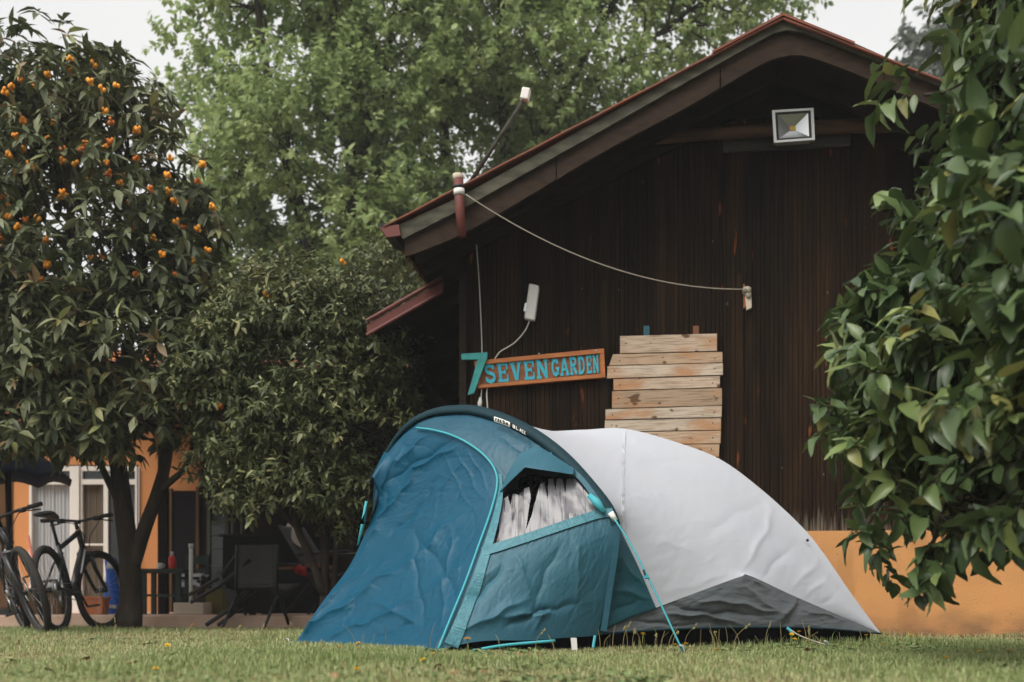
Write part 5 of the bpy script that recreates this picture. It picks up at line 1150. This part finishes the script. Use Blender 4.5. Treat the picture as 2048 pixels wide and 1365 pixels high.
        for i in range(n):
            t = i / (n - 1)
            for j in range(8): S[i, j] = ((j / 7 - .5) * wd, -.48 * t * flip, .42 - .05 * math.sin(math.pi * t) + .03 * t)
        me = mesh_from('seat', S.reshape(-1, 3), [(i * 8 + j, i * 8 + j + 1, (i + 1) * 8 + j + 1, (i + 1) * 8 + j) for i in range(n - 1) for j in range(7)], True); me.materials.append(M['sling'])
        o = bpy.data.objects.new('seat', me); C.collection.objects.link(o); o.parent = r; s2 = o.modifiers.new('thick', 'SOLIDIFY'); s2.thickness = .012
        for sx in (-1, 1):
            x = sx * (wd / 2 + .015)
            MB().tube([L(x, lean, .42 + ht_), L(x, 0, .42), L(x, -.30 * flip, .0)], .015, 7).build('back_leg', M['black'], r, smooth=True, local=True)
            MB().tube([L(x, -.5 * flip, .44), L(x, 0, .30), L(x, .28 * flip, .0)], .015, 7).build('front_leg', M['black'], r, smooth=True, local=True)
            MB().tube([L(x, lean * .35, .62), L(x, -.45 * flip, .64)], .018, 7).build('armrest', M['black'], r, smooth=True, local=True)
        return r
    p = P(512, YH, 11.05); p[2] = 0.0
    sling(p, .02, .40, .40, 'dark grey sling chair turned away, before the varnished patio table', flip=-1, rz=R(-14))
    p = T(640, 11.75); sling(p, .34, .44, .50, 'lighter sling chair tilted back at the right end of the patio table', rz=R(70))
    # folded lounger frame leaning towards the lawn
    r = empty('folded_lounger', P(430, YH, 11.0) * A([1, 1, 0]), 'folded dark lounger frame with crossed bars leaning beside the grey sling chair', 'lounger')
    def q(*pp): return [P(x, y, Y_) for x, y, Y_ in pp]
    MB().tube(q((382, 1205, 11.3), (440, 1172, 11.2), (500, 1120, 11.1)), .02, 7).build('frame_bar', M['black'], r, smooth=True)
    MB().tube(q((378, 1190, 11.5), (440, 1155, 11.4), (478, 1104, 11.4)), .02, 7).build('frame_bar', M['black'], r, smooth=True)
    MB().tube(q((412, 1251, 10.95), (470, 1212, 11.1), (510, 1180, 11.2)), .022, 7).build('frame_leg', M['black'], r, smooth=True)
    MB().tube(q((436, 1251, 11.05), (482, 1216, 11.2), (450, 1180, 11.25), (440, 1150, 11.3)), .018, 7).build('frame_leg', M['black'], r, smooth=True)
    m = MB(); a = q((448, 1180, 11.2), (470, 1180, 11.3), (485, 1222, 11.2), (466, 1222, 11.1)); m.hexa(a, [p + A([0, .03, 0]) for p in a]); m.build('canvas', M['sling'], r)
    # dark things in the depth of the porch
    m = MB(); c = T(560, 13.6); r = empty('garden_cabinet', c, 'dark cabinet standing against the porch wall behind the patio table', 'cabinet')
    MB().box(c + A([0, 0, .45]), (1.25, .5, .9)).build('body', M['door'], r, bevel=.01); MB().box(c + A([0, 0, .915]), (1.32, .56, .03)).build('top', M['darkwood'], r)
    for s_ in (-1, 1): MB().box(c + A([s_ * .31, -.258, .45]), (.58, .016, .82)).build('door', M['door'], r)
    # cushion leaning
    c = P(592, 1085, 11.8); n = 12; V = []
    a = [P(572, 1050, 12.0), P(590, 1046, 12.0), P(602, 1098, 11.7), P(580, 1080, 11.7)]
    m = MB(); m.hexa(a, [p + A([.0, .05, .02]) for p in a]); o = m.build('seat_cushion', M['curtainb'], bevel=.02); tag(o, 'pale slanted cushion propped behind the patio table', 'cushion')
terrace_things()

def parasol():
    c = T(22, 11.9); r = empty('navy_parasol', c, 'navy parasol with drooping canopy at the far left above the bicycles', 'parasol')
    top = P(30, 890, 11.9); V = []; F = []
    rim_z = P(0, 965, 11.9)[2]; nA, nR = 48, 10
    for j in range(nR + 1):
        t = j / nR
        for i in range(nA):
            a = 2 * math.pi * i / nA; sc = abs(math.sin(4 * a))
            rad = t * (.56 + .03 * math.cos(8 * a)); z = top[2] - (top[2] - rim_z) * (t ** 1.6) + .06 * sc * t ** 3
            V.append(A([top[0] + rad * math.cos(a), 11.9 + rad * math.sin(a), z]))
    F = [(j * nA + i, (j + 1) * nA + i, (j + 1) * nA + (i + 1) % nA, j * nA + (i + 1) % nA) for j in range(nR) for i in range(nA)]
    o = raw('canopy', V, F, M['navy'], r); s_ = o.modifiers.new('thick', 'SOLIDIFY'); s_.thickness = .006
    MB().tube([c * A([1, 1, 1]), top + A([-.08, 0, -.02])], .032, 10).build('pole', M['darkwood'], r, smooth=True)
    MB().tube([c, c + A([0, 0, .05]), c + A([0, 0, .08])], [.22, .22, .06], 20).build('foot', M['black'], r, smooth=False)
parasol()

# ------------------------------------------------------------------ bicycles
def bike(loc, rz, lean, steer, label):
    r = empty('mountain_bike', loc, label, 'bicycle', 'mountain bikes parked on the grass'); r.rotation_euler = (lean, 0, rz)
    RW = .345; wb = 1.12; ax0, ax1 = A([-wb / 2, 0, RW + .025]), A([wb / 2, 0, RW + .025])
    head_t, head_b = A([.27, 0, .93]), A([.335, 0, .74]); bb = A([-.12, 0, .34]); st_t = A([-.27, 0, .78])
    sax = nz(head_t - head_b)
    cs, sn = math.cos(steer), math.sin(steer)
    def rot(p):
        v = A(p) - head_b; k = sax; return head_b + v * cs + np.cross(k, v) * sn + k * np.dot(k, v) * (1 - cs)
    def rotm(mb): mb.V = [A([rot(p) for p in V]) for V in mb.V]; return mb
    kw = dict(local=True, smooth=True)
    for c, front in ((ax0, 0), (ax1, 1)):
        fx = rotm if front else (lambda b: b)
        w_ = fx(MB().torus(c, A([0, 1, 0]), RW, .029, 48, 10)).build('wheel', M['tyre'], r, **kw)
        fx(MB().torus(c, A([0, 1, 0]), RW - .030, .012, 48, 6)).build('rim', M['bikeframe'], w_, **kw)
        s = MB()
        for k in range(24):
            a = 2 * math.pi * k / 24; sd = .025 * (1 if k % 2 else -1); s.tube([c + A([.02 * math.cos(a + 1.2), sd, .02 * math.sin(a + 1.2)]), c + A([(RW - .035) * math.cos(a), 0, (RW - .035) * math.sin(a)])], .0015, 4, cap=False)
        fx(s).build('spokes', M['steel'], w_, **kw)
        fx(MB().tube([c + A([0, -.06, 0]), c + A([0, .06, 0])], .022, 10)).build('hub', M['black'], w_, **kw)
        fx(MB().torus(c + A([0, -.035, 0]), A([0, 1, 0]), .075, .006, 28, 4)).build('brake_disc', M['steel'], w_, **kw)
    f = MB()
    f.tube([head_b + A([0, 0, .03]), (head_b + bb) / 2 + A([.02, 0, .03]), bb], [.030, .036, .030], 10); f.tube([st_t + A([.02, 0, -.05]), head_t + A([0, 0, -.03])], [.02, .025], 10); f.tube([bb, st_t], .019, 10); f.tube([head_b - sax * .01, head_t - sax * .01], .027, 10)
    for s_ in (-1, 1):
        f.tube([bb + A([-.03, s_ * .03, .01]), ax0 + A([0, s_ * .065, 0])], .012, 7); f.tube([st_t + A([.02, s_ * .02, -.09]), ax0 + A([0, s_ * .065, .01])], .010, 7)
    f.build('frame', M['bikeframe'], r, **kw)
    m = MB(); a, b = head_b + A([-.05, -.034, .0]), (head_b + bb) / 2 + A([-.03, -.037, -.02]); m.tube([a, b], .010, 6); m.build('frame_decal', M['decal'], r, **kw)
    fk = MB()
    for s_ in (-1, 1): fk.tube([head_b + A([.02, s_ * .058, -.03]), head_b + A([.07, s_ * .06, -.16]), ax1 + A([0, s_ * .06, 0])], [.018, .019, .015], 8)
    fk.tube([head_b + A([.02, -.075, -.03]), head_b + A([.02, .075, -.03])], .022, 8); rotm(fk).build('fork', M['bikeframe'], r, **kw)
    sp = rotm(MB().tube([head_t, head_t + sax * .06, head_t + sax * .07 + A([.06, 0, .005])], .018, 8)); sp.build('stem', M['black'], r, **kw)
    hc = head_t + sax * .075 + A([.065, 0, .005])
    hb = MB().tube([hc + A([-.05, -.36, .03]), hc + A([-.01, -.16, .02]), hc, hc + A([-.01, .16, .02]), hc + A([-.05, .36, .03])], .0125, 8); hbo = rotm(hb).build('handlebar', M['black'], r, **kw)
    for s_ in (-1, 1):
        rotm(MB().tube([hc + A([-.035, s_ * .25, .026]), hc + A([-.05, s_ * .37, .03])], .019, 8)).build('grip', M['tyre'], hbo, **kw)
        lv = MB(); lv.tube([hc + A([-.02, s_ * .20, .02]), hc + A([.03, s_ * .24, -.005]), hc + A([.015, s_ * .33, -.015])], .007, 6); lv.box(hc + A([-.01, s_ * .19, .015]), (.05, .05, .04)); rotm(lv).build('brake_lever', M['black'], hbo, **kw)
    cb = MB()
    for s_ in (-1, 1): cb.tube(spline([hc + A([0, s_ * .2, .01]), hc + A([.10, s_ * .12, -.02]), hc + A([.09, s_ * .03, -.14]), head_b + A([.05, s_ * .03, .03])], 14), .004, 5)
    rotm(cb).build('cables', M['black'], r, **kw)
    spt = st_t + nz(st_t - bb) * .20; MB().tube([st_t - A([0, 0, .02]), spt], .0145, 8).build('seat_post', M['black'], r, **kw)
    V = []; F = []; n = 14
    for i in range(n):
        t = i / (n - 1); x = -.15 + .29 * t; hw = .072 * (1 - t) ** .7 + .020; zz = .02 * (1 - t) ** 2 + .008 * math.sin(t * 3.1)
        for k in range(10):
            a = 2 * math.pi * k / 10; V.append(spt + A([x, hw * math.cos(a), .028 + zz + .020 * math.sin(a)]))
    F = [(i * 10 + k, i * 10 + (k + 1) % 10, (i + 1) * 10 + (k + 1) % 10, (i + 1) * 10 + k) for i in range(n - 1) for k in range(10)] + [tuple(range(10))[::-1], tuple(range((n - 1) * 10, n * 10))]
    MB().add(V, F).build('saddle', M['black'], r, **kw)
    ck = MB(); ck.torus(bb + A([0, -.05, 0]), A([0, 1, 0]), .085, .007, 32, 5); ck.torus(bb + A([0, -.05, 0]), A([0, 1, 0]), .05, .010, 24, 5)
    ck.tube([bb + A([0, -.07, 0]), bb + A([.10, -.08, -.13])], .011, 6); ck.tube([bb + A([0, .07, 0]), bb + A([-.10, .08, .13])], .011, 6); ck.tube([bb + A([0, -.07, 0]), bb + A([0, .07, 0])], .02, 8); ck.build('crankset', M['black'], r, **kw)
    for s_, e in ((-1, A([.10, -.13, -.13])), (1, A([-.10, .13, .13]))): MB().box(bb + e, (.10, .09, .016)).build('pedal', M['black'], r, local=True)
    ch = MB()
    for dz in (.085, -.08): ch.tube([bb + A([0, -.05, dz]), ax0 + A([0, -.045, dz * .5])], .004, 5)
    ch.torus(ax0 + A([0, -.045, 0]), A([0, 1, 0]), .05, .014, 24, 6, 1.4); ch.box(ax0 + A([.01, -.055, -.10]), (.03, .02, .12)); ch.build('drivetrain', M['steel'], r, **kw)
    return r
p = P(166, YH, 10.05); p[2] = 0
bike(p, R(91), R(-9), R(-17), 'black mountain bike leaning in the grass against the loquat trunk')
p = P(72, YH, 9.75); p[2] = 0
bike(p, R(-60), R(19), R(6), 'dark mountain bike cut off at the left edge with its handlebar grip raised')

# ------------------------------------------------------------------ grass
def grass():
    g = np.random.default_rng(77)
    def field(n, y0, y1, xk, h, wd):
        Y = np.exp(g.uniform(np.log(y0), np.log(y1), n)); X = g.uniform(-1, 1, n) * (Y * xk + .4)
        return np.stack([X, Y, np.zeros(n)], 1), h * g.uniform(.45, 1.25, n), wd * g.uniform(.7, 1.3, n)
    parts = [field(70000, 2.6, 5.2, .50, .032, .0034), field(110000, 4.6, 8.3, .52, .034, .0038), field(70000, 7.5, 11.4, .56, .040, .0042), field(12000, 11, 30, 1.0, .05, .006)]
    e = g.uniform(0, 1, 9000); pw = O + ew * (e * 4.4)[:, None] + nw * g.gamma(1.5, .06, 9000)[:, None]; parts.append((pw, .10 * g.uniform(.4, 1.3, 9000), .0045 * np.ones(9000)))
    e = g.uniform(0, 1, 1200); pw = P(1195, YH, 6.1) * (1 - e[:, None]) + P(1770, YH, 7.1) * e[:, None] + g.normal(size=(1200, 3)) * .09; parts.append((pw, .075 * g.uniform(.3, 1.4, 1200), .0035 * np.ones(1200)))
    pos = np.vstack([q[0] for q in parts]); h = np.concatenate([q[1] for q in parts]); wd = np.concatenate([q[2] for q in parts]); pos[:, 2] = 0
    # no blades inside the house, under the tent or on the terrace
    dW = (pos - O) @ nw; sW = (pos - O) @ ew
    bad = (dW < .06) & (sW > -.02); bad |= (pos[:, 1] > 11.2) & (pos[:, 0] < P(736, 0, 11.25)[0] + .02) & (pos[:, 1] < 15.2)
    foot = [tuple(P(*q)[:2]) for q in ((610, 1285, 6.98), (880, 1300, 6.06), (1060, 1284, 6.22), (1197, 1275, 6.34), (1640, 1262, 7.0), (1740, 1266, 7.3), (1575, 1262, 8.0), (780, 1270, 7.3))]
    bad |= pip(pos[:, :2], foot)
    pos, h, wd = pos[~bad], h[~bad], wd[~bad]; n = len(pos)
    patch = gapn(pos * A([1, 1, 0]) + A([0, 0, 1.3]), 2.1, .6) + .6 * gapn(pos + A([0, 0, .7]), 6.3, 2.2)
    h *= np.clip(1 + .6 * patch, .25, 2)
    near_tent = (pos[:, 0] > -.45) & (pos[:, 0] < 2.4) & (pos[:, 1] > 5.0 + .2 * pos[:, 0]) & (pos[:, 1] < 7.4)
    h *= np.where(near_tent & (g.uniform(size=n) > .04), .42, 1)
    th = g.uniform(0, 6.28, n); bend = g.uniform(.1, .75, n); side = np.stack([np.cos(th), np.sin(th), 0 * th], 1); fw = np.stack([-np.sin(th), np.cos(th), 0 * th], 1)
    V = np.zeros((n, 5, 3)); z = A([0, 0, 1.])
    V[:, 0] = pos - side * wd[:, None] / 2; V[:, 1] = pos + side * wd[:, None] / 2
    mid = pos + z * (h * .6)[:, None] + fw * (h * bend * .28)[:, None]
    V[:, 2] = mid - side * wd[:, None] * .4; V[:, 3] = mid + side * wd[:, None] * .4
    V[:, 4] = pos + z * (h * (1 - bend * .25))[:, None] + fw * (h * bend)[:, None]
    off = np.arange(n) * 5
    f = np.concatenate([np.stack([off, off + 1, off + 3, off + 2], 1), np.stack([off + 2, off + 3, off + 4, off + 4], 1)])
    tris = np.concatenate([np.stack([off, off + 1, off + 3], 1), np.stack([off, off + 3, off + 2], 1), np.stack([off + 2, off + 3, off + 4], 1)])
    tn = np.clip(.42 + .24 * g.normal(size=n) - .30 * patch + .10 * (pos[:, 0] < 0), 0, 1)
    o = raw('grass', V.reshape(-1, 3), tris, M['grass'], None, False, np.repeat(tn, 5)); tag(o, 'short dry green lawn grass around the tent', 'grass', kind='stuff')
    # broad leaved weeds and clover, fallen leaves
    def ground_leaves(name, label, nclump, per, sz, tpl, m_, spread_, rise, tint_):
        Yc = np.exp(g.uniform(np.log(3.2), np.log(9.5), nclump)); Xc = g.uniform(-1, 1, nclump) * (Yc * .5 + .3); c = np.stack([Xc, Yc, 0 * Xc], 1)
        keep_ = ((c - O) @ nw > .08) & ~pip(c[:, :2], foot) & (gapn(c + A([0, 0, .4]), 1.7, 3.1) > -.25); c = c[keep_]; k = len(c)
        a_ = np.arange(per)[None] * 2.4 + g.uniform(0, 6, (k, 1)); d = np.stack([np.cos(a_), np.sin(a_), g.uniform(*rise, (k, per))], -1)
        pos_ = c[:, None] + np.stack([np.cos(a_), np.sin(a_), 0 * a_], -1) * g.uniform(0, spread_, (k, per, 1)) + A([0, 0, .008])
        o = leaves(name, pos_.reshape(-1, 3), d.reshape(-1, 3), nz(A([0, 0, 1.]) + g.normal(size=(k * per, 3)) * .25), sz * g.uniform(.5, 1.3, k * per), tpl, m_, None, np.clip(tint_ + .25 * g.normal(size=k * per), 0, 1)); tag(o, label, 'plants', kind='stuff')
    ground_leaves('clover', 'low clover and broad leaved weeds spread through the lawn', 1500, 7, .034, leaf_tpl(.55, .1, .35, rows=(.35, .75)), M['weed'], .03, (.15, .9), .5)
    ground_leaves('fallen_leaves', 'dry fallen leaves lying scattered on the lawn', 110, 1, .055, leaf_tpl(.5, .25, -.25, rows=(.3, .7)), M['deadleaf'], .02, (-.05, .25), .5)
    # thin seed stalks
    mb = MB()
    spots = [(713, 6.2), (745, 6.1), (775, 6.0), (1000, 5.8), (860, 5.7), (1070, 5.9), (1225, 5.9), (1245, 6.0), (1280, 5.95), (1310, 6.0), (1345, 6.0), (1400, 6.1), (1430, 6.1), (1480, 6.2), (1530, 6.3), (1560, 6.3), (1610, 6.4), (1680, 6.6), (1465, 5.9), (520, 5.2), (30, 5), (420, 7), (610, 8.5), (590, 8)] + [(g.uniform(1180, 1740), g.uniform(5.9, 6.5)) for _ in range(20)] + [(g.uniform(0, 2048), g.uniform(3.8, 7.8)) for _ in range(30)]
    for px, Y in spots:
        b = P(px, YH, Y); b[2] = 0; hh = g.uniform(.07, .17); l = g.normal(size=2) * .25 * hh; t_ = b + A([l[0], l[1], hh]); m_ = (b + t_) / 2 + A([-l[0] * .25, 0, .01])
        mb.tube(spline([b, m_, t_], 7), np.linspace(.0016, .0010, 7), 4, cap=False)
        if g.uniform() > .65:
            for k in range(7): mb.ball(t_ + (m_ - t_) * k * .07 + g.normal(size=3) * .003, (.0035, .0035, .006), 5, 3)
    o = mb.build('seed_stalks', M['strawstalk'], smooth=True); tag(o, 'thin dry seed stalks standing in the lawn', 'grass', kind='stuff')
M['weed'] = mat('weed leaf', (0.1, 0.15, 0.04), 0.6, 0.3, transl=0.2, tint=[(0, (0.075, 0.125, 0.04)), (0.6, (0.15, 0.21, 0.075)), (1, (0.26, 0.29, 0.13))])
M['deadleaf'] = mat('dead leaf', (0.2, 0.1, 0.04), 0.8, 0.2, tint=[(0, (0.13, 0.06, 0.025)), (1, (0.30, 0.17, 0.08))])
M['strawstalk'] = mat('dry stalk', (0.26, 0.22, 0.10), 0.8, 0.2)
grass()

# ------------------------------------------------------------------ dandelions
def flower_master():
    m = MB(); n = 34
    st_ = MB().tube([A([0, 0, 0]), A([.004, .002, .5]), A([0, 0, 1.])], .0022, 5)
    V = []; F = []
    g = np.random.default_rng(5)
    for k in range(60):
        a = g.uniform(0, 6.28); el = g.uniform(.05, 1.4); L = .017 * (1 - .25 * el); d = A([math.cos(a) * math.cos(el), math.sin(a) * math.cos(el), math.sin(el) * .6]); s_ = nz(np.cross(d, A([0, 0, 1.001]))) * .0026; b = len(V)
        V += [A([0, 0, 0]), d * L * .7 - s_, d * L, d * L * .7 + s_]; F.append((b, b + 1, b + 2, b + 3))
    return st_, V, F
def dandelions():
    g = np.random.default_rng(9); st_, V, F = flower_master()
    m1 = mesh_from('stem', np.vstack(st_.V), st_.F, True); m1.materials.append(M['stem'])
    m2 = mesh_from('flower_head', V, F, False); m2.materials.append(M['dandelion'])
    m3 = None
    pts = [(935, 1279, 4.6, 'large blurred dandelion standing before the foot of the blue tent door', None), (716, 1287, 5.6, 0, 'a'), (680, 1295, 5.3, 0, 'a'), (866, 1319, 4.9, 0, 'a'), (335, 1291, 5.2, 'single dandelion on the open lawn between the bicycles and the tent', None), (312, 1351, 3.8, 'blurred dandelion at the bottom of the lawn below the black bicycle', None), (712, 1352, 3.8, 'blurred dandelion low on the lawn below the blue tent door', None), (846, 1322, 4.4, 0, 'a'),
           (385, 1250, 9.5, 'small dandelion at the terrace edge beside the folded lounger', None), (1286, 1268, 6.0, 0, 'b'), (1350, 1290, 5.75, 0, 'b'), (1434, 1308, 5.3, 0, 'b'), (1583, 1269, 6.3, 0, 'b'), (1598, 1264, 6.4, 0, 'b'), (1590, 1279, 6.2, 0, 'b'), (1733, 1271, 6.8, 0, 'b'), (1770, 1289, 6.0, 0, 'c'), (1834, 1273, 6.3, 0, 'c'), (1822, 1272, 6.5, 0, 'c'), (1893, 1321, 4.6, 'bigger dandelion in the dark grass below the foreground tree', None), (1960, 1307, 5.2, 0, 'c'), (2018, 1304, 5.2, 0, 'c'), (1372, 1288, 5.8, 0, 'b'), (447, 1258, 8.5, 'small dandelion in the lawn left of the tent corner', None)]
    L = dict(a=('small dandelion growing along the hem of the blue tent door', 'dandelions at the blue tent door'), b=('small dandelion in the tall grass along the grey tent skirt', 'dandelions along the grey tent skirt'), c=('small dandelion in the shaded grass by the orange plinth', 'dandelions by the orange plinth'))
    for px, py, Y, lb, gk in pts:
        t = P(px, py, Y); hgt = max(.03, t[2]); b = A([t[0], t[1], 0.])
        grp = 'dandelions in the lawn'
        if lb == 0: lb, grp = L[gk]
        r = empty('dandelion', b, lb, 'flower', grp, g.uniform(0, 6))
        s_ = bpy.data.objects.new('stem', m1); s_.scale = (1, 1, hgt); s_.parent = r; C.collection.objects.link(s_)
        k = 1.25 if px == 935 else 1.0
        h_ = bpy.data.objects.new('flower_head', m2); h_.location = (0, 0, hgt); h_.scale = (k, k, k); h_.rotation_euler = (g.uniform(-.3, .5), g.uniform(-.3, .3), 0); h_.parent = r; C.collection.objects.link(h_)
dandelions()

# ------------------------------------------------------------------ thin even haze, added to stand in for a lens veil and lifted blacks
def haze():
    m = bpy.data.materials.new('added veil haze'); m.use_nodes = True; n = m.node_tree.nodes; l = m.node_tree.links; n.clear()
    v = n.new('ShaderNodeVolumePrincipled'); v.inputs['Density'].default_value = 0.0014; v.inputs['Color'].default_value = (.94, .96, .97, 1)
    o = n.new('ShaderNodeOutputMaterial'); l.new(v.outputs[0], o.inputs['Volume'])
    b = MB().box((0, 12, 9.5), (150, 150, 21)).build('haze', m); b['kind'] = 'stuff'
haze()
